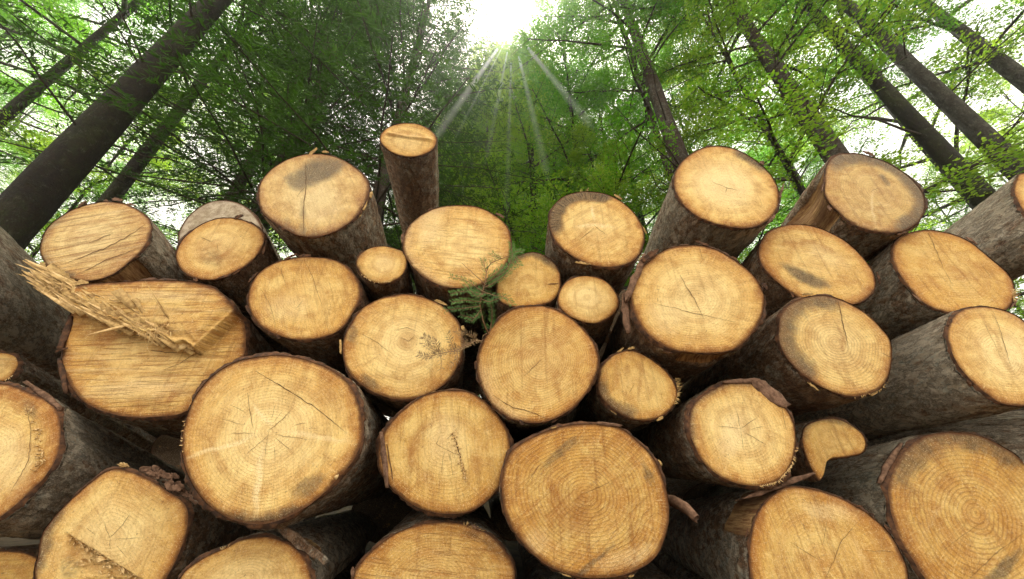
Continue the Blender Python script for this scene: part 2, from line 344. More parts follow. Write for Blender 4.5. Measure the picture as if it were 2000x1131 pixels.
LOGS = {}
def make_log(key, label, pts, dist=1.0, vp=(960, 905), pith=None, tone=.3, rings=None, rs=.25, saw=.35, sawang=0, grey=0., gb=.35, moss=.1,
             marks=(), cracks=(), auto=3, bark=.006, rough=.009, length=2.9, taper=.9, bare=(), relief=None, tilt=(0, 0), rim_rag=.008, nA=168, nR=40, seed=None, name='log'):
    seed = seed if seed is not None else (sum(ord(c)*(i*7+3) for i, c in enumerate(label)) % 9973)
    r = np.random.default_rng(seed)
    OL = smooth_outline(pts, nA)
    cen = OL.mean(0); pith = np.array(pith if pith is not None else cen+r.normal(0, 5, 2), float)
    if OL[:, 0].min() > 2010 or OL[:, 0].max() < -10: pith = cen
    axis = rays([vp])[0]; axis /= np.linalg.norm(axis)
    # make sure outline runs one way round
    area = np.sum(OL[:, 0]*np.roll(OL[:, 1], -1)-np.roll(OL[:, 0], -1)*OL[:, 1])
    if area < 0: OL = OL[::-1]
    p0 = at_y(cen[0], cen[1], DIST*dist)
    n = -(axis*.45+np.array([0, 1., 0])*.55)+np.array([tilt[0], 0, tilt[1]])+r.normal(0, .025, 3); n /= np.linalg.norm(n)
    rag = 1+.006*fbm(np.c_[OL*.05, np.full(nA, seed)], 3, 3)
    OL = cen+(OL-cen)*rag[:, None]
    # --- cut face: polar grid from the pith to the outline
    g = np.linspace(0, 1, nR+1)[1:]**.9
    px = pith+(OL[None]-pith)*g[:, None, None]; px = np.vstack([pith[None], px.reshape(-1, 2)])
    W = on_plane(px, p0, n)
    r01 = np.r_[0, np.repeat(g, nA)]
    h = .0022*fbm(W*14+seed, 1, 3)-.004*sst(.93, 1, r01)
    if relief is not None: h = h+relief(px)
    W = W+n[None]*h[:, None]
    # face frame in metres
    e1 = np.cross(n, [0, 0, 1.]); e1 /= np.linalg.norm(e1); e2 = np.cross(e1, n)
    wp = on_plane([pith], p0, n)[0]; lx, ly = (W-wp) @ e1, (W-wp) @ e2
    ca, sa = math.cos(R(sawang)), math.sin(R(sawang))
    off = seed*.137 % 9
    fuv = np.stack([lx*ca+ly*sa+off, -lx*sa+ly*ca+off*.7, np.full(len(lx), off)], 1)
    rr = np.hypot(lx, ly)+1e-6; radv = np.stack([lx/rr+off, ly/rr+off, r01*1.5], 1)
    mk = np.zeros((len(px), 4)); warp = 9*np.stack([fbm(np.c_[px*.03, np.full(len(px), seed+1.)], 2, 3), fbm(np.c_[px*.03, np.full(len(px), seed+5.)], 3, 3)], 1)
    for m in marks:
        ch = 'gapd'.index(m[0]); ch = (0, 1, 2, 3)[ch]
        if m[1] == 'rim':                              # ('g','rim', a0, a1, depth, strength) angles in photo degrees, 0=right, 90=down
            ang = np.degrees(np.arctan2(px[:, 1]-cen[1], px[:, 0]-cen[0])) % 360
            da = (ang-m[2]) % 360; wdt = (m[3]-m[2]) % 360 or 360
            wa = sst(-.5, 26, da+warp[:, 1])*sst(-.5, 26, wdt-da+warp[:, 0]) if wdt < 359 else 1.
            edge = 1-m[4]*(1+.4*warp[:, 0]/9); v = m[5]*wa*sst(-.10, .20, r01-edge)
        else:                                         # ('g', cx, cy, rx, ry, rot, strength)
            cx, cy, rx, ry, rt, sg = m[1:]; dx, dy = px[:, 0]+warp[:, 0]-cx, px[:, 1]+warp[:, 1]-cy
            c_, s_ = math.cos(R(rt)), math.sin(R(rt)); q = np.hypot((dx*c_+dy*s_)/rx, (-dx*s_+dy*c_)/ry); v = sg*(1-sst(.35, 1.25, q))
        mk[:, ch] = np.maximum(mk[:, ch], v)
    j = np.arange(nA); j2 = (j+1) % nA
    F = []; base = 1
    tri = np.stack([np.zeros(nA, int), 1+j, 1+j2, 1+j2], 1)
    ii = np.arange(nR-1)[:, None]*nA+1
    F = np.stack([ii+j, ii+nA+j, ii+nA+j2, ii+j2], -1).reshape(-1, 4)
    root = thing(name, label, 'log', tuple(np.asarray(p0)+axis*.0), 'cut spruce logs stacked in the pile')
    me = bpy.data.meshes.new('cut_face')
    verts = (W-p0).astype(np.float32)
    nq = len(F); me.vertices.add(len(verts)); me.vertices.foreach_set('co', verts.ravel())
    loops = np.concatenate([F.ravel(), tri[:, :3].ravel()]).astype(np.int32); me.loops.add(len(loops)); me.loops.foreach_set('vertex_index', loops)
    me.polygons.add(nq+nA); me.polygons.foreach_set('loop_start', np.r_[np.arange(nq)*4, nq*4+np.arange(nA)*3].astype(np.int32)); me.polygons.foreach_set('loop_total', np.r_[np.full(nq, 4), np.full(nA, 3)].astype(np.int32))
    me.polygons.foreach_set('use_smooth', np.ones(nq+nA, bool)); me.materials.append(M_cut); me.update(); me.validate()
    if me.polygons[10].normal.dot(Vector(n)) < 0: me.flip_normals()
    attr_v(me, 'fuv', fuv); attr_v(me, 'radv', radv); attr_f(me, 'r01', r01); attr_c(me, 'mark', mk)
    fo = link('cut_face', me, root)
    fo['tone'] = float(tone); fo['pale'] = float(np.clip(1.05-tone*1.5+r.normal(0, .2), 0, 1)); fo['rings'] = float(rings if rings else 16+r.integers(0, 8)); fo['ring_strength'] = float(rs); fo['saw'] = float(saw); fo['grey'] = float(grey)
    # --- bark: rim then body running back along the axis
    O3 = W[1+(nR-1)*nA:]                                # outline on the face, in world
    c3 = O3.mean(0); 
    nS = 84; sv = np.r_[0, 0, .004, .012, np.linspace(.03, 1, nS)**1.9*length]
    M = len(sv); ang = np.arange(nA)/nA
    P = np.zeros((M, nA, 3)); radial = O3-c3; radial -= np.outer(radial @ axis, axis); rl = np.linalg.norm(radial, axis=1); ru = radial/rl[:, None]
    cosang = np.stack([(O3-c3) @ e1, (O3-c3) @ e2], 1); rm = rl.mean()
    unit = cosang/np.linalg.norm(cosang, axis=1)[:, None]
    tick = bark*np.clip(1+1.5*fbm(np.c_[unit*2.6, np.full(nA, seed+.3)], 5, 3), .15, 2)*(1+.4*fbm(np.c_[unit*34, np.full(nA, seed+.3)], 9, 2))
    jag = rim_rag*.8*(.3+1.1*fbm(np.c_[unit*17, np.full(nA, seed+.9)], 6, 3))
    bare_a = np.zeros((M, nA)); phot_ang = np.degrees(np.arctan2(-(cosang[:, 1]), -(cosang[:, 0]) if e1[0] < 0 else cosang[:, 0])) % 360
    for i, s in enumerate(sv):
        tp = 1-(1-taper)*s/length
        if i == 0: off_r = np.zeros(nA); ss = -.003+0*jag
        elif i == 1: off_r = tick*.5; ss = jag*.6
        else:
            off_r = tick*(1.0 if i > 2 else .9); ss = s+jag*math.exp(-s*12)
        co = np.c_[unit*rm, np.zeros(nA)]; co[:, 2] = s*.35
        nz = fbm(co*18+seed, 11, 4); nz2 = 1-np.abs(fbm(co*np.array([40, 40, 50])+seed, 23, 3)); lum = fbm(co*3.5+seed, 31, 2)
        ba = np.zeros(nA)
        for (a0, a1, s0, s1, dep) in bare:             # bare patches: photo angle range, length range, depth cut off
            da = (phot_ang-a0) % 360; wdt = (a1-a0) % 360; e = .12*fbm(co*12+seed, 44, 2)
            f = sst(0, 10, da+e*60)*sst(0, 10, wdt-da+e*60)*(1-sst(s1*.85, s1, s+e*s1))*(sst(s0*.9, s0+.01, s) if s0 > 0 else 1)
            ba = np.maximum(ba, f)
            off_r = off_r-f*((tick*.9 if i > 1 else tick*.3)+dep*4*np.clip(s/s1, 0, 1)*np.clip(1-s/s1, 0, 1))
        bare_a[i] = ba; amp = (1-.85*ba)
        if i > 1: off_r = off_r+amp*(rough*nz+rough*.9*(nz2-.8)+.010*lum*min(1, s*6))
        P[i] = c3+(ru*(rl*tp+off_r)[:, None])+np.outer((O3-c3) @ axis, axis)*(1 if i < 3 else max(0, 1-s*2))+np.outer(ss, axis)
    V = P.reshape(-1, 3)-p0
    ii = np.arange(M-1)[:, None]*nA; F = np.stack([ii+j, ii+j2, ii+nA+j2, ii+nA+j], -1).reshape(-1, 4)
    V = np.vstack([V, (c3+axis*length-p0)[None]])
    capi = (M-1)*nA; cap = np.stack([capi+j, capi+j2, np.full(nA, len(V)-1), np.full(nA, len(V)-1)], 1)
    me = bpy.data.meshes.new('bark'); V = V.astype(np.float32); me.vertices.add(len(V)); me.vertices.foreach_set('co', V.ravel()); nq = len(F)
    loops = np.concatenate([F.ravel(), cap[:, :3].ravel()]).astype(np.int32); me.loops.add(len(loops)); me.loops.foreach_set('vertex_index', loops)
    me.polygons.add(nq+nA); me.polygons.foreach_set('loop_start', np.r_[np.arange(nq)*4, nq*4+np.arange(nA)*3].astype(np.int32)); me.polygons.foreach_set('loop_total', np.r_[np.full(nq, 4), np.full(nA, 3)].astype(np.int32))
    mi = np.zeros(nq+nA, np.int32); mi[:nA*2] = 1; mi[nq:] = 2
    me.materials.append(M_bark); me.materials.append(M_rawrim); me.materials.append(M_splint)
    me.polygons.foreach_set('material_index', mi); me.polygons.foreach_set('use_smooth', np.ones(nq+nA, bool)); me.update(); me.validate()
    bco = np.stack([np.tile(unit[:, 0]*rm, M), np.tile(unit[:, 1]*rm, M), np.repeat(sv, nA)], 1); bco = np.vstack([bco, bco[-1:]])+off
    attr_v(me, 'bco', bco); attr_f(me, 'bare', np.r_[bare_a.ravel(), 0])
    bo = link('bark', me, root); bo['grey_bark'] = float(gb); bo['moss'] = float(moss)
    # --- cracks
    rpx = np.linalg.norm(OL-pith, axis=1).mean(); cl = list(cracks)
    for q in range(auto):
        a = r.random()*2*PI; r0, r1 = r.uniform(0, .2)*rpx, r.uniform(.25, .62)*rpx; bend = r.normal(0, .15)
        cl.append(([(pith[0]+math.cos(a)*r0, pith[1]+math.sin(a)*r0*.85), (pith[0]+math.cos(a+bend)*(r0+r1)/2, pith[1]+math.sin(a+bend)*(r0+r1)/2*.85), (pith[0]+math.cos(a+bend*1.3)*r1, pith[1]+math.sin(a+bend*1.3)*r1*.85)], r.uniform(1.0, 1.9)))
    for q, (cp, wd) in enumerate(cl):
        hh = 0.0025 if relief is None else float(relief(np.asarray([cp[len(cp)//2]], float))[0])+.0025
        cm = crack_mesh(cp, p0, n, wd, seed+q, hh); cm.transform(Matrix.Translation(-Vector(p0))); link('crack', cm, root)
    LOGS[key] = dict(root=root, p0=p0, n=n, axis=axis, O3=O3, c3=c3, ol=OL, cen=cen, ru=ru, rl=rl, relief=relief)
    return root

def child_world(name, me, key, kind=None, label=None):
    me.transform(Matrix.Translation(-Vector(LOGS[key]['p0']))); return link(name, me, LOGS[key]['root'], kind, label=label)

# outlines traced from the photograph; every log gets its own distance, axis and length
def ee_relief(px):
    u, v = px[:, 0], px[:, 1]
    l1 = (600+(u-140)*.353)-v+5*vn(np.c_[u*.05, u*0, u*0], 3)+2*vn(np.c_[u*.21, u*0, u*0], 4); l2 = (690-(u-398)*.93)-v
    d = np.minimum(l1, l2); top = sst(-1, 5, d)*.062
    groove = -.014*np.exp(-((d-14)/7.)**2)*sst(-10, 4, d)
    low = .008*fbm(np.c_[u*.012, v*.03, u*0], 7, 2)*sst(4, -6, d)
    return top+groove+low
def gg_relief(px):
    u, v = px[:, 0], px[:, 1]; d = (v-(1040+(u-128)*.62)); e = sst(122, 140, u)
    return -.022*sst(-1, 6, d)*e+.004*e*sst(0, 5, d)*2*fbm(np.c_[u*.08, v*.14, u*0], 8, 3)
def e_relief(px):
    u, v = px[:, 0], px[:, 1]; c = 262+(u-755)*.13-.0009*(u-800)**2
    return .012*np.exp(-np.abs((v-c)/3.6)**3)*sst(750, 760, u)*sst(848, 838, u)-.006*sst(c*0-1, c*0+2, c-v)
def x_relief(px): return 0*px[:, 0]
def q_relief(px): return 0*px[:, 0]

make_log('A', 'oval cut log with long dark saw scars, resting above the splintered split log', [(212,393),(248,399),(283,419),(294,438),(290,465),(272,493),(230,529),(198,544),(166,549),(131,544),(103,532),(83,507),(77,483),(85,454),(106,430),(141,408),(177,397)],
  dist=1.02, vp=(760,1000), tone=.18,  saw=1., sawang=-24, rs=.08, grey=.15, gb=.75, marks=[('g','rim',130,235,.22,.45),('g',128,535,22,12,0,.8),('a',235,500,60,25,-30,.4)], auto=0,
  cracks=[([(135,513),(200,487),(245,466),(285,438)],2.6),([(148,538),(210,508),(280,482)],2.4),([(175,475),(205,462),(222,456)],2.4)], bare=[(15,100,0,.28,.02)], nR=44)
make_log('B', 'weathered grey log end peeping out behind a smaller yellow log', [(425,391),(465,396),(495,418),(512,452),(500,500),(460,520),(400,515),(358,490),(347,462),(362,428),(392,402)],
  dist=1.22, vp=(820,1000), tone=.1, grey=.85, rs=.1, saw=.1, gb=.8, auto=1)
make_log('C', 'small amber log covering the lower part of a weathered grey one', [(435,425),(470,428),(502,442),(516,461),(509,486),(488,511),(456,532),(417,546),(382,543),(354,527),(343,504),(345,486),(357,465),(382,444),(407,431)],
  dist=1.0, vp=(790,960), tone=.45, rs=.12, saw=.1, gb=.15, marks=[('a',425,495,50,30,10,.55),('a','rim',0,359.5,.13,.6),('d',415,505,26,20,40,.35)], auto=2)
make_log('D', 'large high log end with a grey stain fan and a vertical seam', [(607,300),(636,301),(667,310),(699,330),(717,351),(720,372),(710,400),(689,429),(653,452),(614,462),(579,458),(544,439),(515,418),(505,393),(505,365),(519,340),(544,319),(575,305)],
  dist=.95, vp=(880,900), pith=(598,363), tone=.12, grey=.18, rs=.08, saw=.25, sawang=60, gb=.5, marks=[('g',618,335,66,26,-22,1.),('g',580,352,26,22,0,.8),('g','rim',60,150,.24,.5),('p',620,400,50,45,0,.5),('a','rim',160,359,.08,.5),('d',592,425,7,42,0,.5)],
  auto=0, cracks=[([(597,318),(598,365),(593,410),(594,455)],2.6),([(598,364),(580,385)],1.2)])
make_log('E', 'tall slim log standing highest of all, with a raised ridge across its end', [(791,238),(819,241),(844,255),(853,273),(844,292),(819,304),(791,305),(763,296),(745,280),(742,266),(752,250),(770,241)],
  dist=1.0, vp=(872,800), tone=.15, rs=.05, saw=.3, sawang=10, gb=.3, relief=e_relief, marks=[('a',790,262,42,5,6,.55),('a','rim',0,359,.08,.4)], auto=0, cracks=[([(756,260),(790,270),(842,272)],2.)], bark=.005, taper=.96, nR=56)
make_log('F', 'broad pale log under the tall slim one, a green fir sprig before its edge', [(897,400),(936,404),(971,422),(993,446),(998,475),(993,506),(968,538),(929,558),(880,562),(841,549),(809,524),(791,499),(787,475),(793,450),(809,429),(837,411),(865,402)],
  dist=1.0, vp=(930,900), pith=(905,478), tone=.08, rs=.12, saw=.55, sawang=7, gb=.3, marks=[('a',905,482,82,62,12,.0),('p',840,440,30,50,20,.6),('a','rim',280,70,.08,.6),('p','rim',90,270,.22,.4)], auto=0,
  cracks=[([(905,530),(930,545)],1.4)])
make_log('G', 'small dusty log end wedged between a high log and the broad pale one', [(749,480),(773,485),(791,494),(794,517),(784,538),(759,552),(731,551),(706,535),(695,513),(703,496),(724,483)],
  dist=1.0, vp=(860,900), tone=.35, rs=.1, saw=.1, gb=.4, marks=[('d','rim',30,200,.2,.6),('g','rim',180,350,.16,.5),('p',750,515,25,20,0,.3)], auto=0, bark=.005)
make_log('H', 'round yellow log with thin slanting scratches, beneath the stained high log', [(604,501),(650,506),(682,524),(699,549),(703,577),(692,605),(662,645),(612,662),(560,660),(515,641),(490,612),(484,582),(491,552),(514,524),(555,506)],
  dist=1.0, vp=(860,900), tone=.25, rs=.1, saw=.35, sawang=65, gb=.2, marks=[('d','rim',240,330,.14,.55),('a','rim',60,200,.12,.5),('p',560,600,50,30,0,.4)], auto=1,  # the dark top rim paints the shadow of the log above
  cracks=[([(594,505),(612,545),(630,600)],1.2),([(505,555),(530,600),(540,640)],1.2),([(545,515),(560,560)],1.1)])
make_log('I', 'round log with a ringed knot, partly covered by a dead brown twig', [(800,574),(837,583),(870,601),(896,631),(904,661),(900,698),(881,735),(848,764),(803,779),(759,777),(714,757),(681,727),(669,690),(672,657),(685,631),(707,601),(740,583),(770,576)],
  dist=1.02, vp=(905,900), pith=(797,664), tone=.12, rs=.30, rings=20, saw=.2, sawang=20, gb=.3, marks=[('g',685,652,16,34,-10,.6),('g',722,748,30,14,30,.6),('a',797,664,20,20,0,.55),('a','rim',250,340,.12,.4),('a',790,740,90,12,8,.35)], auto=0,
  cracks=[([(783,660),(797,668),(812,655)],1.6),([(770,645),(797,640),(818,650)],1.2),([(695,645),(730,665),(765,690)],1.2)])
make_log('J', 'small log with a dark smudged top, beside the green fir sprig', [(1041,492),(1067,501),(1087,519),(1095,542),(1091,571),(1074,590),(1034,599),(996,597),(974,583),(970,553),(982,523),(1008,501)],
  dist=1.06, vp=(960,900), tone=.35, rs=.1, saw=.1, gb=.4, marks=[('g','rim',200,350,.26,.8),('d','rim',220,330,.14,.7),('a',1075,550,16,22,0,.6)], auto=0, cracks=[([(1070,556),(1094,553)],4.5)], bark=.005)
make_log('K', 'smallest round yellow log, tucked under a stained log and beside a ringed one', [(1141,538),(1175,544),(1197,562),(1209,589),(1199,612),(1172,629),(1142,629),(1107,614),(1090,591),(1094,566),(1111,546)],
  dist=1.03, vp=(1080,900), tone=.12, rs=.16, saw=.1, gb=.3, marks=[('a','rim',0,359.5,.13,.6)], auto=0, bark=.005)
make_log('L', 'brownish round log with fine concentric rings, right below the fir sprig', [(1041,596),(1078,601),(1115,620),(1149,653),(1167,687),(1167,720),(1152,757),(1126,790),(1086,816),(1045,826),(996,816),(959,787),(937,746),(931,709),(941,672),(963,635),(996,605)],
  dist=.97, vp=(965,900), pith=(1060,700), tone=.55, rs=.6, rings=26, saw=.25, sawang=-30, gb=.45, marks=[('p','rim',90,190,.22,.4),('a',1060,690,60,60,0,.25),('a','rim',200,359,.08,.4)], auto=1,
  cracks=[([(963,773),(1000,795),(1040,806),(1074,820)],2.6)], tilt=(0,.03))
make_log('M', 'log with a blackened crescent at its top and pale star marks', [(1145,373),(1183,378),(1218,395),(1244,422),(1258,452),(1256,479),(1240,506),(1210,519),(1172,521),(1134,509),(1104,490),(1081,464),(1072,433),(1077,407),(1096,386),(1121,376)],
  dist=1.0, vp=(1040,900), pith=(1162,440), tone=.18, rs=.1, saw=.3, sawang=-35, gb=.4, marks=[('g','rim',165,310,.34,1.3),('d','rim',215,262,.14,.5),('p',1160,418,4,20,-12,.9),('p',1160,444,40,5,5,.7),('a','rim',60,160,.10,.5),('a',1140,455,30,6,-40,.5)], auto=0,
  cracks=[([(1160,445),(1130,470)],1.6),([(1160,440),(1185,460)],1.2)])
make_log('N', 'biggest high log, glowing pale end with a charred edge and flaking grey bark', [(1400,284),(1438,291),(1476,312),(1510,346),(1522,376),(1518,407),(1495,433),(1457,445),(1408,439),(1362,422),(1332,395),(1317,365),(1320,335),(1339,308),(1370,289)],
  dist=.95, vp=(1090,900), pith=(1420,366), tone=.0, rs=.06, saw=.1, gb=.75, marks=[('g','rim',272,352,.20,1.3),('p',1410,360,75,50,10,.6),('a','rim',90,290,.14,.45),('a','rim',340,80,.12,.75),('a',1450,395,20,6,20,.5)], auto=0,
  cracks=[([(1390,355),(1420,368),(1445,372)],1.4),([(1420,368),(1417,378)],1.4)], rim_rag=.012)
make_log('O', 'large pale log ringed by thick peeling bark, straight under the glowing high one', [(1354,478),(1396,485),(1434,506),(1472,536),(1491,570),(1493,597),(1482,631),(1453,669),(1415,688),(1362,690),(1305,679),(1263,650),(1240,612),(1233,574),(1244,536),(1271,506),(1309,483)],
  dist=.93, vp=(1085,900), pith=(1360,585), tone=.05, rs=.25, rings=24, saw=.15, gb=.35, bark=.010, rim_rag=.016, marks=[('a','rim',320,80,.07,.5),('g','rim',290,335,.07,.5),('a',1355,565,60,12,-20,.3),('p',1300,620,40,40,0,.4)], auto=0,
  cracks=[([(1327,538),(1348,572),(1362,598),(1375,625)],2.4),([(1275,592),(1340,608),(1400,622),(1440,630)],1.4),([(1366,483),(1372,510)],1.2)], bare=[(70,120,.0,.12,.015)])
make_log('P', 'small log with a frayed side and grey lower edge, among three bigger ones', [(1236,684),(1273,702),(1307,731),(1323,764),(1315,793),(1286,816),(1244,820),(1202,802),(1173,772),(1169,743),(1177,714),(1202,691)],
  dist=1.0, vp=(1050,900), pith=(1240,745), tone=.4, rs=.14, saw=.2, sawang=85, gb=.35, marks=[('g','rim',80,200,.34,.75),('d','rim',90,180,.10,.7),('a',1250,740,6,50,2,.6),('a',1222,740,5,45,2,.5),('g','rim',180,300,.12,.5)], auto=1)
make_log('Q', 'log with a greyed rim and a barkless slanting flat on its side', [(1653,298),(1691,302),(1737,319),(1778,346),(1805,380),(1807,411),(1794,433),(1763,451),(1721,453),(1676,441),(1638,414),(1613,384),(1611,346),(1619,316),(1634,302)],
  dist=1.0, vp=(1180,900), pith=(1712,372), tone=.3, rs=.4, rings=21, saw=.15, gb=.45, grey=.2, marks=[('g','rim',200,70,.30,1.),('p',1706,405,3,38,-4,.8),('g',1728,350,16,6,40,.7)], auto=0, cracks=[([(1700,375),(1716,368)],1.4)], bare=[(140,232,0,.46,.05)], bark=.010)
make_log('R', 'orange-rimmed oval log with a mouldy grey middle, under the barkless-sided log', [(1565,437),(1607,447),(1649,468),(1683,498),(1706,529),(1711,559),(1695,582),(1668,594),(1630,597),(1592,592),(1554,576),(1516,548),(1489,517),(1483,487),(1497,456),(1527,441)],
  dist=1.02, vp=(1150,900), tone=.4, rs=.12, saw=.25, sawang=15, gb=.25, marks=[('g',1575,540,62,16,22,.9),('a','rim',0,359.5,.14,.75),('a',1580,478,70,10,12,.5),('p',1620,500,50,20,25,.3)], auto=0)
make_log('S', 'tilted log with brown-grey left cheek and a crumbly vertical seam', [(1603,576),(1641,584),(1683,605),(1718,635),(1740,665),(1743,702),(1735,738),(1715,762),(1669,774),(1619,762),(1573,735),(1536,697),(1523,668),(1522,640),(1527,612),(1554,587)],
  dist=.96, vp=(1090,930), pith=(1632,668), tone=.15, rs=.55, rings=19, saw=.1, gb=.3, grey=.05, marks=[('g','rim',110,290,.34,.8),('a','rim',60,300,.08,.6),('a',1645,655,6,42,-8,.6)], auto=0,
  cracks=[([(1636,588),(1645,630),(1656,680)],2.6),([(1722,690),(1742,700)],2.)])
make_log('T', 'evenly orange oval log with faint hairline splits, at the end of its tier', [(1801,449),(1851,454),(1896,472),(1938,506),(1972,536),(1983,567),(1975,597),(1945,614),(1895,614),(1847,608),(1805,591),(1775,559),(1752,525),(1744,494),(1756,464)],
  dist=1.02, vp=(1180,960), tone=.42, rs=.06, saw=.12, gb=.6, marks=[('a','rim',0,359.5,.10,.5),('a',1900,540,60,40,20,.35)], auto=0, cracks=[([(1812,455),(1828,490),(1842,525)],2.),([(1842,525),(1862,560)],1.),([(1915,515),(1935,545)],1.)])
make_log('U', 'long grey-barked log whose pale end is cut by the picture edge', [(1900,599),(1946,601),(1990,618),(2030,655),(2052,705),(2050,750),(2024,788),(1966,790),(1928,769),(1893,738),(1870,708),(1854,669),(1853,639),(1870,612)],
  dist=.95, vp=(1060,990), pith=(1955,690), tone=.1, rs=.12, saw=.1, gb=.85, marks=[('a','rim',0,359.5,.06,.5),('a',1960,700,7,60,-18,.5),('p',1990,690,30,60,-10,.4)], auto=0, cracks=[([(1918,625),(1935,660),(1955,700)],1.2),([(1938,608),(1950,640),(1975,720)],2.)])
make_log('V', 'scaly grey-green log reaching up out of the pile at its high end', [(2000,337),(2060,335),(2120,365),(2150,420),(2130,468),(2075,470),(2022,440),(1993,400),(1982,372),(1987,348)],
  dist=.92, vp=(1190,960), tone=.25, rs=.06, saw=.1, gb=.95, moss=.25, marks=[('a','rim',0,359.5,.08,.6)], auto=0)
make_log('W', 'brown-barked log with a lifted bark flap and star cracks in pale wood', [(1398,758),(1431,745),(1486,752),(1523,781),(1548,818),(1556,856),(1550,897),(1531,931),(1498,947),(1456,948),(1411,933),(1377,906),(1357,872),(1347,839),(1352,797),(1373,772)],
  dist=.98, vp=(1120,915), pith=(1446,836), tone=.08, rs=.2, rings=20, saw=.3, sawang=88, gb=.4, moss=.15, bark=.012, rim_rag=.014, marks=[('g','rim',150,300,.13,.85),('a','rim',290,60,.1,.4),('a',1375,830,12,60,5,.5),('p',1430,850,25,50,10,.6),('a',1455,820,6,60,-3,.4)], auto=0,
  cracks=[([(1446,837),(1400,832)],1.4),([(1446,837),(1478,815)],1.6),([(1446,837),(1438,800)],1.4),([(1455,845),(1497,870)],1.6),([(1447,838),(1452,880)],1.4),([(1465,838),(1492,832)],1.2),([(1525,790),(1535,840)],1.4)])
make_log('X', 'little notched log end with a bite missing, in the dark gap', [(1619,817),(1652,824),(1681,843),(1693,864),(1685,885),(1652,893),(1626,896),(1612,906),(1604,918),(1608,929),(1600,938),(1585,914),(1573,885),(1568,856),(1577,831)],
  dist=1.05, vp=(1250,900), pith=(1625,855), tone=.5, rs=.05, saw=.15, sawang=80, gb=.3, marks=[('g','rim',180,340,.26,.6)], auto=0, bark=.005)
make_log('Y', 'wide log with vertical brown streaks and a reddish bark slab beside it', [(1535,953),(1577,953),(1631,968),(1681,993),(1723,1026),(1752,1062),(1775,1120),(1770,1180),(1730,1225),(1650,1245),(1560,1230),(1495,1185),(1468,1130),(1465,1068),(1473,1018),(1494,980)],
  dist=.98, vp=(1150,1000), pith=(1600,1085), tone=.5, rs=.12, saw=.5, sawang=88, gb=.5, marks=[('a','rim',150,359,.08,.7),('a',1720,1060,16,70,-20,.6),('p',1620,1000,60,18,10,.5),('g','rim',250,340,.09,.6)], auto=1,
  cracks=[([(1665,1030),(1640,1060),(1625,1100),(1610,1131)],2.2),([(1545,1060),(1600,1095)],1.4),([(1690,1075),(1745,1077)],1.6)], bare=[(190,262,.0,.25,.0)])
make_log('Z', 'huge log cut off by the corner, with clear growth rings and mossy bark', [(1867,844),(1912,850),(1958,871),(2005,906),(2062,985),(2080,1080),(2060,1160),(1990,1200),(1900,1195),(1825,1150),(1775,1081),(1752,1035),(1739,990),(1737,944),(1760,890),(1798,856),(1829,847)],
  dist=1.03, vp=(1080,1010), pith=(1905,1000), tone=.55, rs=.8, rings=20, saw=.3, sawang=-40, gb=.8, moss=.3, bark=.010, marks=[('g','rim',190,320,.30,.7),('a','rim',150,200,.14,.8),('g',1960,1110,60,18,-45,.7)], auto=0,
  cracks=[([(1840,1075),(1880,1045),(1930,1010)],1.4),([(1890,1131),(1950,1075),(2000,1040)],2.)])
make_log('AA', 'grey bark of a log jutting out over the huge ringed one', ell(2120,874,90,76), dist=1.0, vp=(1000,872), tone=.3, gb=.8, auto=0)
make_log('BB', 'large brown log with strong concentric rings around a reddish heart', [(1165,828),(1210,835),(1250,865),(1280,900),(1300,950),(1308,1000),(1300,1050),(1280,1090),(1240,1116),(1190,1129),(1130,1127),(1070,1105),(1020,1060),(990,1010),(980,960),(985,910),(1005,875),(1060,845),(1110,830)],
  dist=.96, vp=(1000,900), pith=(1143,963), tone=.6, rs=.8, rings=22, saw=.45, sawang=-38, gb=.5, marks=[('a',1110,1000,55,50,40,.55),('a',1085,970,10,40,-15,.7),('g',1100,880,60,12,-38,.6),('g',1160,1100,70,8,-42,.7),('p',1225,1090,60,20,-20,.4),('p',1050,1060,30,30,0,.35),('g',1265,925,10,30,-20,.5)], auto=0,
  cracks=[([(1143,963),(1170,952),(1195,938)],2.),([(1020,955),(1060,900)],1.3)])
make_log('CC', 'round log with a crumbling slit down its heart and a bark-edge split', [(886,762),(922,768),(958,794),(986,832),(996,871),(994,911),(974,951),(946,983),(910,1001),(858,1003),(811,989),(771,959),(743,919),(739,879),(747,848),(775,812),(811,782),(847,766)],
  dist=.99, vp=(895,900), pith=(868,875), tone=.28, rs=.2, rings=18, saw=.35, sawang=80, gb=.35, bark=.010, rim_rag=.012, marks=[('a',812,880,14,75,14,.75),('a','rim',170,300,.16,.6),('a',850,985,60,14,0,.6),('p',870,860,40,60,0,.45),('g','rim',150,230,.10,.6)], auto=3,
  cracks=[([(883,845),(893,870),(903,905),(911,940)],6.),([(757,868),(762,905),(768,940)],6.),([(868,876),(852,868),(860,850)],1.4),([(868,876),(892,888)],1.4),([(868,880),(862,925)],1.2)])
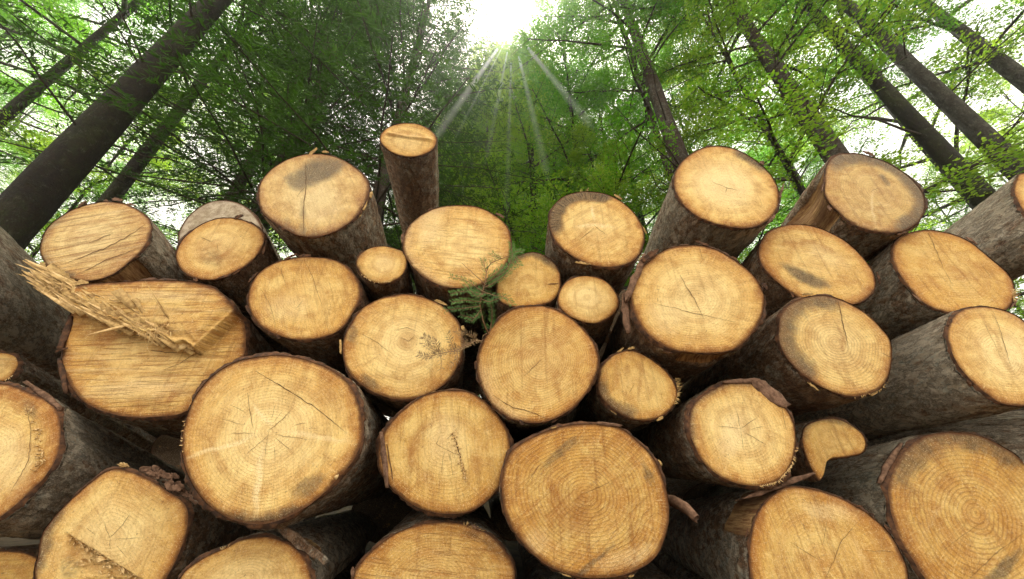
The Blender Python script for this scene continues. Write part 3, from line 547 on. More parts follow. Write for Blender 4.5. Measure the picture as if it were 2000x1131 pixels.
make_log('DD', 'largest log in front, star-cracked heart with pale arms running outward', [(507,696),(559,694),(603,704),(651,724),(683,752),(699,788),(707,832),(705,867),(687,903),(655,939),(619,975),(579,1001),(531,1021),(492,1024),(444,1012),(400,981),(372,941),(356,899),(354,852),(364,812),(384,768),(420,728),(460,706)],
  dist=.92, vp=(880,940), pith=(525,842), tone=.05, rs=.28, rings=27, saw=.2, sawang=75, gb=.4, bark=.010, rim_rag=.012, marks=[('g','rim',55,130,.14,1.),('d','rim',50,130,.07,.7),('g','rim',300,340,.09,.6),('g',600,950,50,22,-35,.6),('a','rim',130,300,.09,.7),('a',410,880,16,70,-25,.4),('p',430,872,82,5,-17,.9),('p',505,940,7,78,8,.9),('p',618,850,78,6,8,.7),('p',510,812,6,34,-40,.8),('a',650,770,20,60,-30,.35)], auto=4, nA=208, nR=52,
  cracks=[([(500,725),(560,760),(620,798),(678,846)],3.2),([(523,843),(552,820),(570,800)],1.8),([(485,768),(488,800),(496,838)],2.4),([(538,855),(570,880)],2.2),([(480,830),(430,818)],1.4),([(540,790),(530,820)],1.3),([(525,850),(480,890)],1.5),([(575,830),(600,826)],1.4),([(450,790),(480,805)],1.3),([(537,873),(538,900)],1.3)])
make_log('EE', 'big split log with a torn splintery ridge across its stepped end', [(184,569),(248,564),(318,560),(382,562),(432,573),(463,599),(474,624),(480,655),(476,695),(455,740),(415,770),(354,807),(311,814),(248,814),(198,802),(163,784),(140,757),(129,738),(119,713),(122,674),(127,635),(141,607),(156,582)],
  dist=1.03, vp=(800,1000), pith=(300,690), tone=.38, rs=.06, saw=.9, sawang=-4, gb=.35, bark=.010, rim_rag=.018, relief=ee_relief, marks=[('a',200,650,60,30,5,.7),('a','rim',60,230,.06,.6),('a',420,735,100,16,-44,.8),('a',335,775,80,12,-14,.6),('p',330,590,110,12,3,.5),('p',270,760,120,22,-4,.4),('d',300,640,100,8,20,.5)], auto=0, nA=240, nR=80,
  cracks=[([(262,683),(330,687),(395,689)],2.4),([(320,722),(350,712),(375,695),(396,688)],1.8),([(172,575),(200,571)],1.5)])
make_log('FF', 'big log cut by the picture edge, amber rim torn by saw chips', [(0,749),(21,752),(64,770),(95,784),(113,809),(118,848),(110,890),(88,929),(53,964),(21,993),(-20,1020),(-75,1030),(-130,1015),(-165,960),(-170,890),(-150,810),(-100,765),(-45,748)],
  dist=.94, vp=(700,1110), pith=(-20,880), tone=.35, rs=.1, saw=.2, sawang=-30, gb=.9, bark=.012, marks=[('a','rim',270,80,.26,.9),('g',60,800,14,30,-30,.6),('p',20,900,50,70,0,.5)], auto=0, cracks=[([(52,790),(62,840),(58,900),(20,965)],2.2)])
make_log('GG', 'log with a gouged corner full of pale chips, bark scales on top', [(226,915),(248,920),(283,933),(318,954),(354,979),(366,1000),(364,1035),(350,1078),(329,1120),(300,1160),(240,1180),(170,1180),(105,1165),(70,1140),(64,1115),(71,1085),(81,1042),(106,1007),(141,972),(177,940),(202,922)],
  dist=.99, vp=(760,1060), pith=(216,1046), tone=.22, rs=.2, rings=18, saw=.2, sawang=40, gb=.35, relief=gg_relief, marks=[('g','rim',140,235,.20,.8),('a',300,970,60,10,40,.5),('a','rim',300,60,.1,.5),('a',170,1090,50,30,30,.6),('d',130,1110,14,22,0,.7)], auto=0, nA=220, nR=70,
  cracks=[([(216,1050),(207,1030),(205,1018)],1.8),([(216,1050),(240,1025),(256,1002)],1.8),([(228,1053),(278,1050)],1.8),([(216,1052),(216,1075)],1.6),([(170,1030),(190,1048)],1.4),([(228,1065),(250,1090)],1.4)])
make_log('HH', 'thin dark-barked log end poking out below a slanting grey log', [(0,688),(18,691),(30,698),(34,713),(25,730),(7,744),(-20,748),(-48,738),(-60,715),(-52,698),(-28,688)],
  dist=1.08, vp=(560,1010), tone=.45, rs=.05, gb=.6, auto=0, marks=[('a','rim',0,359.5,.2,.6)], bark=.010, taper=.98)
make_log('II', 'dim log end under the amber-rimmed one in the lower corner', [(-60,1080),(0,1077),(55,1083),(88,1112),(90,1165),(50,1200),(-30,1205),(-95,1180),(-105,1120)], dist=1.07, vp=(800,1000), tone=.6, rs=.1, saw=.4, gb=.3, auto=0)
make_log('JJ', 'low log showing only a yellow arc and a grey curl of bark', [(428,1075),(472,1055),(519,1049),(563,1063),(591,1087),(604,1115),(608,1150),(590,1190),(530,1225),(450,1225),(380,1195),(345,1155),(356,1120),(388,1095)],
  dist=1.02, vp=(820,960), pith=(480,1130), tone=.35, rs=.3, rings=15, saw=.2, gb=.85, bark=.010, rim_rag=.014, auto=0, marks=[('a','rim',270,40,.14,.8)], bare=[(300,350,.03,.2,.0)])
make_log('KK', 'low brownish log half out of the picture, directly under the slit-hearted log', [(850,1021),(898,1023),(946,1039),(982,1071),(1004,1111),(1000,1155),(965,1200),(900,1225),(820,1228),(745,1210),(700,1170),(690,1123),(719,1083),(763,1047),(811,1027)],
  dist=1.02, vp=(900,900), pith=(850,1125), tone=.55, rs=.45, rings=20, saw=.7, sawang=6, gb=.4, auto=0, marks=[('a','rim',180,359,.12,.5),('g','rim',280,359,.18,.6),('a',800,1050,40,10,10,.4)], cracks=[([(880,1030),(930,1045),(965,1072)],1.8)])
make_log('LL', 'thick slanting grey log, only its bark flank in view beside the split log', ell(-215,445,170,140,20), dist=.84, vp=(640,1040), tone=.3, gb=.8, moss=.25, auto=0)
# filler logs added to block light through gaps; shade painted on their set-back ends

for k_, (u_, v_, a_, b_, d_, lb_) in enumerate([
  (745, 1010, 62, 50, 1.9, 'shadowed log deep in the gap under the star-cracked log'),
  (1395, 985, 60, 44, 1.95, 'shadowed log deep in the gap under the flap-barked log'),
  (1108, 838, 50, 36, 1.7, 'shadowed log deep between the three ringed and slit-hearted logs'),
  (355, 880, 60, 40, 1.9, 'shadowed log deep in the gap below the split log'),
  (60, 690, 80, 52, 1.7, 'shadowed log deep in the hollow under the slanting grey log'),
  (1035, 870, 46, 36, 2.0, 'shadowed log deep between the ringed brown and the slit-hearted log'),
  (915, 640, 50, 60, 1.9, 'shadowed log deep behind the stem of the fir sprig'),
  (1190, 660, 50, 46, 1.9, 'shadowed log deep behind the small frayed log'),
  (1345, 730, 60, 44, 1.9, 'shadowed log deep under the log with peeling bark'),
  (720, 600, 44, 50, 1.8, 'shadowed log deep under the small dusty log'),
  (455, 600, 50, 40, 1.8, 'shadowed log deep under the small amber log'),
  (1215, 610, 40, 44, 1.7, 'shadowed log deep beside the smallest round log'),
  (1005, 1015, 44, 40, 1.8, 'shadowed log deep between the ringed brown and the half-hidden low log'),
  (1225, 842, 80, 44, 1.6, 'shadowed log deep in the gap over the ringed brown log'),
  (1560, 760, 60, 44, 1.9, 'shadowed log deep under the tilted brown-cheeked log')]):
    make_log('deep%d' % k_, lb_, ell(u_, v_, a_, b_), dist=d_+.5, vp=(940, 905), tone=1., rs=.1, gb=.1, auto=0, marks=[('d', u_, v_, 300, 300, 0, 5.)], nA=64, nR=10, length=2.2)  # the dark mark paints gap shade over the whole end
LOWN = ['below the dim corner log', 'below the gouged log', 'below the curl-barked low log', 'below the star-cracked log', 'below the half-hidden low log', 'below the ringed brown log', 'below the reddish bark slab', 'below the vertically streaked log', 'below the huge ringed corner log']
for k_ in range(9):
    make_log('low%d' % k_, 'lowest tier log in the dark, '+LOWN[k_], ell(80+k_*225, 1345+(k_ % 2)*14, 118, 84), dist=1.0+.04*(k_ % 3), vp=(600+k_*75, 930), tone=.5, auto=0, nA=80, nR=12, gb=.3)

# ------------------------------------------------------------------ splinters, flaps, chips: parts of their logs
def pt(key, u, v, off=0.):
    Lg = LOGS[key]; return on_plane([(u, v)], Lg['p0'], Lg['n'])[0]+Lg['n']*off
def sliver(key, u0, v0, u1, v1, wpx, th, o0, o1): 
    a = pt(key, u0, v0, o0); c = pt(key, u1, v1, o1); return (a, c-a, wpx*.0021, th)
rd_ = np.random.default_rng(77)
# torn hinge ridge of the split log: one thick ragged slab, broken fibres over it
path = np.array([(78, 562), (112, 580), (150, 603), (200, 625), (250, 645), (300, 662), (350, 678), (396, 690)], float)
hgt = np.array([38, 52, 52, 50, 52, 56, 40, 12.]); prd = np.array([.030, .05, .066, .062, .058, .060, .05, .02]); m_ = 90
tt = np.linspace(0, 7, m_); pu = np.interp(tt, range(8), path[:, 0]); pv_ = np.interp(tt, range(8), path[:, 1]); ph = np.interp(tt, range(8), hgt)*(1+.18*rd_.normal(0, 1, m_)*.6); pp = np.interp(tt, range(8), prd)
prof = [(.0, .0, -.01), (-.15, -.0, .6), (-.5, 0, 1.0), (-.8, 0, .92), (-1.05, 0, .45), (-1.1, 0, -.01)]
Vv = []
for i in range(m_):
    q = .9+.2*rd_.random(); 
    for (fv, _, fo_) in prof: Vv.append(pt('EE', pu[i]+rd_.normal(0, .6)-fv*4, pv_[i]+5+fv*ph[i], max(-.01, fo_*pp[i]*q)+.001))
j = np.arange(5); ii = np.arange(m_-1)[:, None]*6; Fq = np.stack([ii+j, ii+j+1, ii+6+j+1, ii+6+j], -1).reshape(-1, 4)
me = mesh_np('torn_ridge', Vv, Fq, M_torn, smooth=False); child_world('torn_ridge', me, 'EE', label='torn fibrous ridge jutting across the cut')
it = []
for i in range(210):
    t = rd_.random()**.9*6.6; u = np.interp(t, range(8), path[:, 0]); v = np.interp(t, range(8), path[:, 1])-rd_.uniform(-.1, 1)*np.interp(t, range(8), hgt)*.9
    a = R(30+rd_.normal(0, 5)); l_ = rd_.uniform(26, 80)*(1-.05*t); pr = np.interp(t, range(8), prd)
    it.append(sliver('EE', u+l_*.45*math.cos(a), v+l_*.45*math.sin(a), u-l_*.5*math.cos(a), v-l_*.5*math.sin(a), rd_.uniform(3, 11), rd_.uniform(.003, .010), pr*.75, pr*rd_.uniform(.85, 1.2)))
child_world('torn_fibres', splinters(it[:130], M_torn, 'torn_fibres'), 'EE', 'stuff'); child_world('torn_fibres', splinters(it[130:], M_splint, 'torn_fibres'), 'EE', 'stuff')
it = []
for i in range(90):
    u, v = (rd_.normal(138, 18), rd_.normal(566, 8)) if i < 34 else (rd_.normal(325, 34), rd_.normal(642, 16)); a = R(rd_.normal(35, 45)); l_ = rd_.uniform(7, 26)
    it.append(sliver('EE', u, v, u+l_*math.cos(a), v+l_*math.sin(a), rd_.uniform(.6, 1.8), .0015, .05, .05+rd_.uniform(.0, .04)))
child_world('loose_fibres', splinters(it, M_splint, 'loose_fibres'), 'EE', 'stuff')
for q, (u0, v0, u1, v1, w_, th, o0, o1) in enumerate([(272, 645, 224, 676, 6.5, .006, .055, .12), (274, 601, 244, 608, 3, .003, .05, .09), (358, 648, 322, 572, 2.6, .003, .05, .11), (352, 640, 332, 598, 2, .002, .05, .10), (262, 586, 296, 628, 17, .014, .085, .05), (290, 598, 312, 640, 8, .01, .07, .05), (120, 568, 96, 543, 9, .01, .05, .07)]):
    me = splinters([sliver('EE', u0, v0, u1, v1, w_, th, o0, o1)], M_splint if q < 2 else M_torn, 'splinter'); child_world('splinter', me, 'EE')
tb = Tubes()
for cpts in ([(318, 655), (308, 668), (285, 676), (262, 679)], [(322, 650), (316, 672), (310, 690), (318, 705)], [(330, 650), (326, 668), (315, 684)], [(300, 640), (292, 655), (296, 668)]):
    tb.add([pt('EE', u, v, .07-.006*k) for k, (u, v) in enumerate(cpts)], [.0011, .001, .0008, .0005][:len(cpts)], 4)
child_world('curled_fibres', tb.mesh('curled_fibres', M_splint), 'EE', 'stuff')
# gouge of the corner log: pale chips lying in rows
it = []
for i in range(120):
    s_ = rd_.random(); u = 140+s_*125+rd_.normal(0, 8); v = 1052+s_*80+rd_.exponential(14)-6; a = R(18+rd_.normal(0, 16)); l_ = rd_.uniform(5, 17)
    it.append(sliver('GG', u, v, u+l_*math.cos(a), v+l_*math.sin(a)*.8, rd_.uniform(1.2, 4.2), .002, -.016, -.012+rd_.uniform(0, .012)))
for i in range(9): a = R(rd_.uniform(150, 330)); it.append(sliver('GG', 203, 1092, 203+13*math.cos(a), 1092+11*math.sin(a), 3, .002, -.012, .004))
child_world('wood_chips', splinters(it, M_splint, 'wood_chips'), 'GG', 'stuff')
it = []
for i in range(16): a = R(-90+rd_.normal(0, 45)); it.append(sliver('GG', 244+rd_.normal(0, 6), 912, 244+13*math.cos(a), 912+9*math.sin(a), 2, .0015, .0, .01))
child_world('frayed_tuft', splinters(it, M_splint, 'frayed_tuft'), 'GG', 'stuff')
# crumbs in the slit of the slit-hearted log, chips on the amber rim, stray chip on the largest log
it = []
for i in range(60):
    s_ = rd_.random(); u = 883+28*s_+rd_.normal(0, 2.5); v = 842+98*s_; a = R(rd_.uniform(0, 360)); l_ = rd_.uniform(2, 6); it.append(sliver('CC', u, v, u+l_*math.cos(a), v+l_*math.sin(a), rd_.uniform(1, 3), .002, .002, .006))
child_world('wood_crumbs', splinters(it, M_splint, 'wood_crumbs'), 'CC', 'stuff')
it = []
for i in range(46):
    s_ = rd_.random(); u = 56+24*math.sin(s_*2.6)+rd_.normal(0, 5); v = 800+s_*120; a = R(rd_.normal(-15, 30)); l_ = rd_.uniform(4, 12); it.append(sliver('FF', u, v, u+l_*math.cos(a), v+l_*math.sin(a), rd_.uniform(1, 3), .002, .002, .008))
child_world('wood_chips', splinters(it, M_splint, 'wood_chips'), 'FF', 'stuff')
child_world('wood_chip', splinters([sliver('DD', 655, 934, 663, 927, 6, .003, .002, .006)], M_splint, 'wood_chip'), 'DD')
# frayed edges
def fringe(key, pts_, n_, ang, ln, mat=M_splint, o=.0):
    it = []; P_ = np.asarray(pts_, float); r2 = np.random.default_rng(len(key)*7+n_)
    for i in range(n_):
        t = r2.random()*(len(P_)-1); u = np.interp(t, range(len(P_)), P_[:, 0]); v = np.interp(t, range(len(P_)), P_[:, 1]); a = R(ang+r2.normal(0, 28)); l_ = r2.uniform(.4, 1)*ln
        it.append(sliver(key, u, v, u+l_*math.cos(a), v+l_*math.sin(a), r2.uniform(.7, 1.8), .0012, o, o+r2.uniform(-.008, .008)))
    child_world('frayed_edge', splinters(it, mat, 'frayed_edge'), key, 'stuff')
fringe('T', [(1975, 560), (1980, 590)], 26, 0, 16); fringe('W', [(1556, 870), (1545, 910), (1520, 940), (1480, 950)], 60, 60, 8)
fringe('P', [(1318, 735), (1324, 765), (1316, 790)], 34, 10, 12, M_torn); fringe('M', [(1130, 376), (1150, 372)], 8, -90, 8); fringe('JJ', [(425, 1076), (445, 1068)], 8, -80, 10)
fringe('DD', [(357, 890), (356, 860), (362, 820)], 14, 190, 4); fringe('KK', [(900, 1024), (940, 1036)], 12, -60, 12, M_torn)
fringe('G', [(706, 536), (731, 552), (770, 548)], 30, 95, 4); fringe('O', [(1250, 510), (1262, 500)], 10, 210, 12, M_torn); fringe('X', [(1612, 906), (1600, 938)], 10, 120, 5)
fringe('S', [(1735, 745), (1715, 765), (1669, 776)], 20, 70, 6, M_torn); fringe('HH', [(0, 748), (30, 730)], 10, 60, 6)

def flake(key, name, u, v, ang, lpx, wpx, th, off, curl, mat, seed, label=None):
    """a curved scale of bark with thickness, lying along the log side or over the rim"""
    r2 = np.random.default_rng(seed); nx, ny = 9, 5; Lg = LOGS[key]; top = []; a = R(ang)
    for i in range(nx):
        for k in range(ny):
            s_ = i/(nx-1)-.5; w_ = (k/(ny-1)-.5)*(1-.55*abs(2*s_)**2.2)*(1+.15*r2.normal())
            uu = u+math.cos(a)*s_*lpx*(1+.06*r2.normal())-math.sin(a)*w_*wpx; vv = v+math.sin(a)*s_*lpx+math.cos(a)*w_*wpx
            top.append(pt(key, uu, vv, off+curl*(w_*2)**2-curl*.5*(2*s_)**2+r2.normal(0, .0012)))
    top = np.array(top); bot = top-Lg['n']*th; V_ = np.vstack([top, bot]); n2 = nx*ny; F_ = []
    for i in range(nx-1):
        for k in range(ny-1):
            q = i*ny+k; F_.append((q, q+1, q+ny+1, q+ny)); F_.append((q+n2, q+ny+n2, q+ny+1+n2, q+1+n2))
    ed = [i*ny for i in range(nx)]+[(nx-1)*ny+k for k in range(1, ny)]+[i*ny+ny-1 for i in range(nx-2, -1, -1)]+[k for k in range(ny-2, 0, -1)]
    for q in range(len(ed)): x_, y_ = ed[q], ed[(q+1) % len(ed)]; F_.append((x_, y_, y_+n2, x_+n2))
    me = mesh_np(name, V_, F_, mat); me2 = me
    if mat is M_bark: attr_v(me, 'bco', V_); attr_f(me, 'bare', np.zeros(len(V_)))
    o = child_world(name, me, key, label=label); o['grey_bark'] = .35; return o
M_scale = mat_simple('reddish_bark_scale', (.10, .052, .03), (.24, .135, .085), 60, .85, .8, .004)
flake('W', 'bark_flap', 1503, 768, 36, 84, 26, .005, .004, -.005, M_scale, 1, 'brown bark flap lifted over the cut edge')
flake('W', 'bark_flap', 1448, 745, -4, 70, 9, .007, .006, -.003, M_scale, 2)
flake('O', 'bark_flap', 1240, 545, 112, 100, 15, .011, .010, -.005, M_scale, 3, 'thick bark slab peeling off the side')
flake('O', 'bark_flap', 1224, 610, 84, 80, 14, .010, -.010, -.004, M_scale, 4)
flake('O', 'bark_flap', 1268, 502, 145, 40, 11, .006, .016, .004, M_rawrim, 5)


flake('CC', 'bark_flap', 751, 898, 84, 110, 11, .006, .006, -.004, M_scale, 8)
flake('EE', 'bark_flap', 128, 650, 110, 70, 14, .006, .004, -.004, M_rawrim, 9); flake('EE', 'bark_flap', 123, 735, 80, 70, 12, .006, .004, -.004, M_rawrim, 10)
flake('EE', 'bark_curl', 123, 685, 160, 26, 4, .002, .008, .004, M_rawrim, 11)
flake('BB', 'bark_flap', 1190, 829, 8, 50, 7, .006, .004, -.003, M_scale, 13)
flake('Y', 'bark_slab', 1520, 950, -20, 150, 12, .008, -.004, -.004, M_scale, 14); 
flake('Z', 'bark_flap', 1740, 905, 118, 90, 13, .008, -.002, -.005, M_scale, 16); flake('FF', 'bark_flap', 84, 772, 38, 90, 13, .007, .0, -.004, M_scale, 17)
flake('JJ', 'bark_curl', 585, 1062, 38, 130, 22, .008, -.012, .010, M_bark, 18); 
for q in range(30):                                    # reddish bark scales on top of the gouged log
    s_ = rd_.random(); flake('GG', 'bark_scale', 268+s_*110+rd_.normal(0, 5), 912+s_*62+rd_.normal(0, 9), rd_.normal(28, 22), rd_.uniform(12, 24), rd_.uniform(8, 14), .003, -.006+rd_.uniform(-.05, .004), .003, M_scale, 40+q)
# loose flakes clinging along other rims
for q in range(90):
    key = 'ACDFHIKLMNOPQRSTUVWYZ'[q % 21]; key = {'K': 'KK', 'V': 'BB'}.get(key, key); Lg = LOGS[key]; i = int(rd_.integers(0, len(Lg['ol']))); u, v = Lg['ol'][i]; c_ = Lg['cen']; d_ = np.array([u, v])-c_; 
    tg = Lg['ol'][(i+3) % len(Lg['ol'])]-Lg['ol'][i-3]; a = math.degrees(math.atan2(tg[1], tg[0])); e = 1+rd_.uniform(.01, .05)
    flake(key, 'bark_flake', c_[0]+d_[0]*e, c_[1]+d_[1]*e, a+rd_.normal(0, 12), rd_.uniform(9, 30), rd_.uniform(3, 7), .0035, rd_.uniform(-.012, .006), .002, (M_scale, M_rawrim, M_torn)[q % 3], 200+q)

# snapped branch lying in the gap below the ringed brown log
th_ = thing('broken_branch', 'snapped piece of branch sticking out beside the ringed brown log', 'branch', tuple(at_y(1335, 998, 1.32)))
tb = Tubes(); P_ = [at_y(1298, 972, 1.40), at_y(1318, 978, 1.34), at_y(1338, 990, 1.30), at_y(1360, 1013, 1.27)]; tb.add(P_, [.012, .016, .017, .013], 8)
me = tb.mesh('stick', M_scale); me.transform(Matrix.Translation(-th_.location)); link('stick', me, th_)
tb = Tubes(); tb.add([P_[0]-np.array([0, 0, .012]), P_[2]-np.array([0, 0, .016]), P_[3]-np.array([0.0, 0, .012])], [.005, .006, .003], 5); me = tb.mesh('peeled_strip', M_rawrim); me.transform(Matrix.Translation(-th_.location)); link('peeled_strip', me, th_)

# ------------------------------------------------------------------ fir sprig and dead twig caught between the logs
def sprig(name, label, branches, mat, nl, nw, step, seed, y0, stem_r, bark_mat, lrbase=.5, sparse=1.):
    r2 = np.random.default_rng(seed); root = thing(name, label, 'twig', tuple(at_y(*branches[0][0][0][:2], branches[0][0][0][2])))
    LPs = []; LDs = []; LUs = []; LR = []
    for bi, (pts3, dens) in enumerate(branches):
        Pw = np.array([at_y(u, v, y) for (u, v, y) in pts3]); d = np.r_[0, np.cumsum(np.linalg.norm(np.diff(Pw, axis=0), axis=1))]; m = max(6, int(d[-1]/.008)); s_ = np.linspace(0, d[-1], m)
        Q = np.stack([np.interp(s_, d, Pw[:, k]) for k in range(3)], 1); Q[1:-1] = (Q[:-2]+Q[1:-1]*2+Q[2:])/4; Q += r2.normal(0, .0007, Q.shape)
        rr = stem_r*(1-.65*s_/d[-1])*(1 if bi == 0 else .55); tb = Tubes(); tb.add(Q, rr, 6); me = tb.mesh('stem', bark_mat); me.transform(Matrix.Translation(-root.location)); link('stem' if bi == 0 else 'side_shoot', me, root)
        if dens <= 0: continue
        n_ = int(d[-1]/step*dens); ss = r2.random(n_)*d[-1]*.97+d[-1]*.03; c = np.stack([np.interp(ss, s_, Q[:, k]) for k in range(3)], 1)
        T = np.stack([np.interp(ss, s_, np.gradient(Q[:, k])) for k in range(3)], 1); T = unit_(T); view = np.array([0, -1., .25]); S_ = unit_(np.cross(T, view)); Nn = np.cross(S_, T)
        sg = r2.choice([-1, 1], n_)[:, None]; lift = r2.normal(.25, .4, n_)[:, None]
        D_ = unit_(T*(.55+r2.normal(0, .12, n_))[:, None]+S_*sg*.95+Nn*-lift*0+np.array([0, -.35, .15])*np.abs(lift)); LPs.append(c); LDs.append(D_); LUs.append(unit_(np.cross(np.cross(D_, view), D_)+r2.normal(0, .35, (n_, 3)))); 
        LR.append(np.clip(r2.normal(.35+.5*(dens > 1.25), .25, n_), 0, 1)*(.6+.4*ss/d[-1]))
    LPs = np.concatenate(LPs)-np.array(root.location); LDs = np.concatenate(LDs); LUs = np.concatenate(LUs); LUs = unit_(LUs-LDs*(LUs*LDs).sum(1)[:, None])
    n_ = len(LPs); S_ = np.cross(LDs, LUs); ln = nl*r2.uniform(.65, 1.1, n_)[:, None]; V_ = np.stack([LPs-S_*nw*.3, LPs+LDs*ln*.6-S_*nw*.5, LPs+LDs*ln, LPs+LDs*ln*.6+S_*nw*.5], 1).reshape(-1, 3)
    i = np.arange(n_)*4; me = mesh_np('needles', V_, np.stack([i, i+1, i+2, i+3], 1), mat, smooth=False); attr_f(me, 'lr', np.repeat(np.concatenate(LR), 4)); link('needles', me, root, 'stuff')
    return root
def unit_(v): return v/(np.linalg.norm(v, axis=-1, keepdims=True)+1e-9)
M_shoot = mat_simple('young_twig_bark', (.20, .11, .06), (.34, .22, .12), 80)
yb = 1.22
sprig('fir_sprig', 'green fir sprig growing up between the broad pale and the brownish ringed log', [
 ([(955, 655, 1.28), (944, 628, 1.22), (938, 600, 1.19), (938, 586, 1.17), (943, 568, 1.16), (949, 548, 1.15), (950, 528, 1.15), (959, 513, 1.14), (980, 505, 1.14), (1000, 499, 1.14), (1019, 502, 1.14)], .45),
 ([(949, 552, 1.15), (985, 532, 1.13), (1001, 505, 1.12), (999, 474, 1.12)], 1.5), ([(943, 570, 1.16), (912, 548, 1.14), (880, 540, 1.13)], 1.1),
 ([(943, 574, 1.16), (908, 568, 1.12), (880, 574, 1.10)], 1.4), ([(940, 590, 1.17), (908, 586, 1.12), (882, 590, 1.10)], 1.5), ([(939, 598, 1.17), (915, 601, 1.14), (869, 606, 1.12)], 1.2),
 ([(939, 606, 1.18), (925, 622, 1.16), (900, 615, 1.15)], 1.1), ([(940, 610, 1.18), (920, 628, 1.16), (912, 624, 1.15)], 1.), ([(943, 570, 1.16), (965, 577, 1.14), (990, 580, 1.13), (1001, 596, 1.13)], 1.),
 ([(949, 560, 1.15), (975, 548, 1.13), (993, 532, 1.12), (1010, 515, 1.12)], 1.4), ([(958, 645, 1.22), (962, 612, 1.18), (956, 582, 1.17)], 1.2), ([(949, 556, 1.15), (922, 532, 1.13), (902, 514, 1.13)], 0),
 ([(950, 532, 1.15), (946, 518, 1.14), (943, 505, 1.14)], 1.), ([(980, 505, 1.14), (966, 500, 1.13), (960, 494, 1.13)], 1.2), ([(1000, 499, 1.14), (1010, 510, 1.13), (1016, 520, 1.13)], 1.5), ([(998, 498, 1.14), (1008, 490, 1.13), (1022, 492, 1.13)], 1.5),
 ([(945, 574, 1.16), (930, 580, 1.12), (905, 552, 1.10)], 1.3), ([(950, 545, 1.15), (965, 535, 1.12), (985, 520, 1.12)], 1.3), ([(941, 585, 1.16), (955, 590, 1.14), (975, 583, 1.13)], 1.1)],
 M_fir, .021, .0016, .0011, 5, yb, .0035, M_shoot)
sprig('dead_twig', 'dead brown conifer twig lying over the log with the ringed knot', [
 ([(943, 666, 1.28), (929, 666, 1.24), (908, 676, 1.20), (890, 685, 1.18), (860, 690, 1.17), (836, 697, 1.16), (815, 693, 1.16)], 1.),
 ([(908, 676, 1.20), (903, 655, 1.18), (890, 645, 1.17)], .9), ([(888, 685, 1.18), (880, 665, 1.16), (874, 652, 1.15)], .9), ([(862, 690, 1.17), (850, 668, 1.15), (826, 657, 1.15)], 1.),
 ([(860, 690, 1.17), (842, 680, 1.15), (828, 671, 1.15)], .9), ([(892, 685, 1.18), (895, 703, 1.17), (876, 716, 1.16)], .4), ([(860, 690, 1.17), (862, 712, 1.16), (860, 722, 1.16)], .15), ([(929, 666, 1.24), (925, 655, 1.22), (905, 648, 1.2)], .8), ([(950, 652, 1.26), (943, 655, 1.24), (942, 664, 1.24)], 0)],
 M_dead, .020, .0022, .0012, 9, yb, .0028, M_shoot)

# ------------------------------------------------------------------ forest
def leaves_mesh(name, P, D, U, ln, wd, mat, fold=.25, lr=None):
    """P positions, D direction of each leaf, U leaf normal -> folded four-corner leaves"""
    n = len(P); S = np.cross(D, U); S /= np.linalg.norm(S, axis=1)[:, None]+1e-9
    ln = np.broadcast_to(ln, n)[:, None]; wd = np.broadcast_to(wd, n)[:, None]
    V = np.stack([P, P+D*ln*.5+S*wd*.5-U*wd*fold, P+D*ln, P+D*ln*.5-S*wd*.5-U*wd*fold], 1).reshape(-1, 3)
    i = np.arange(n)*4; F = np.stack([i, i+1, i+2, i+3], 1)
    me = mesh_np(name, V, F, mat, smooth=False); attr_f(me, 'lr', np.repeat(lr if lr is not None else rng.random(n), 4)); return me
def unit(v): return v/(np.linalg.norm(v, axis=-1, keepdims=True)+1e-9)

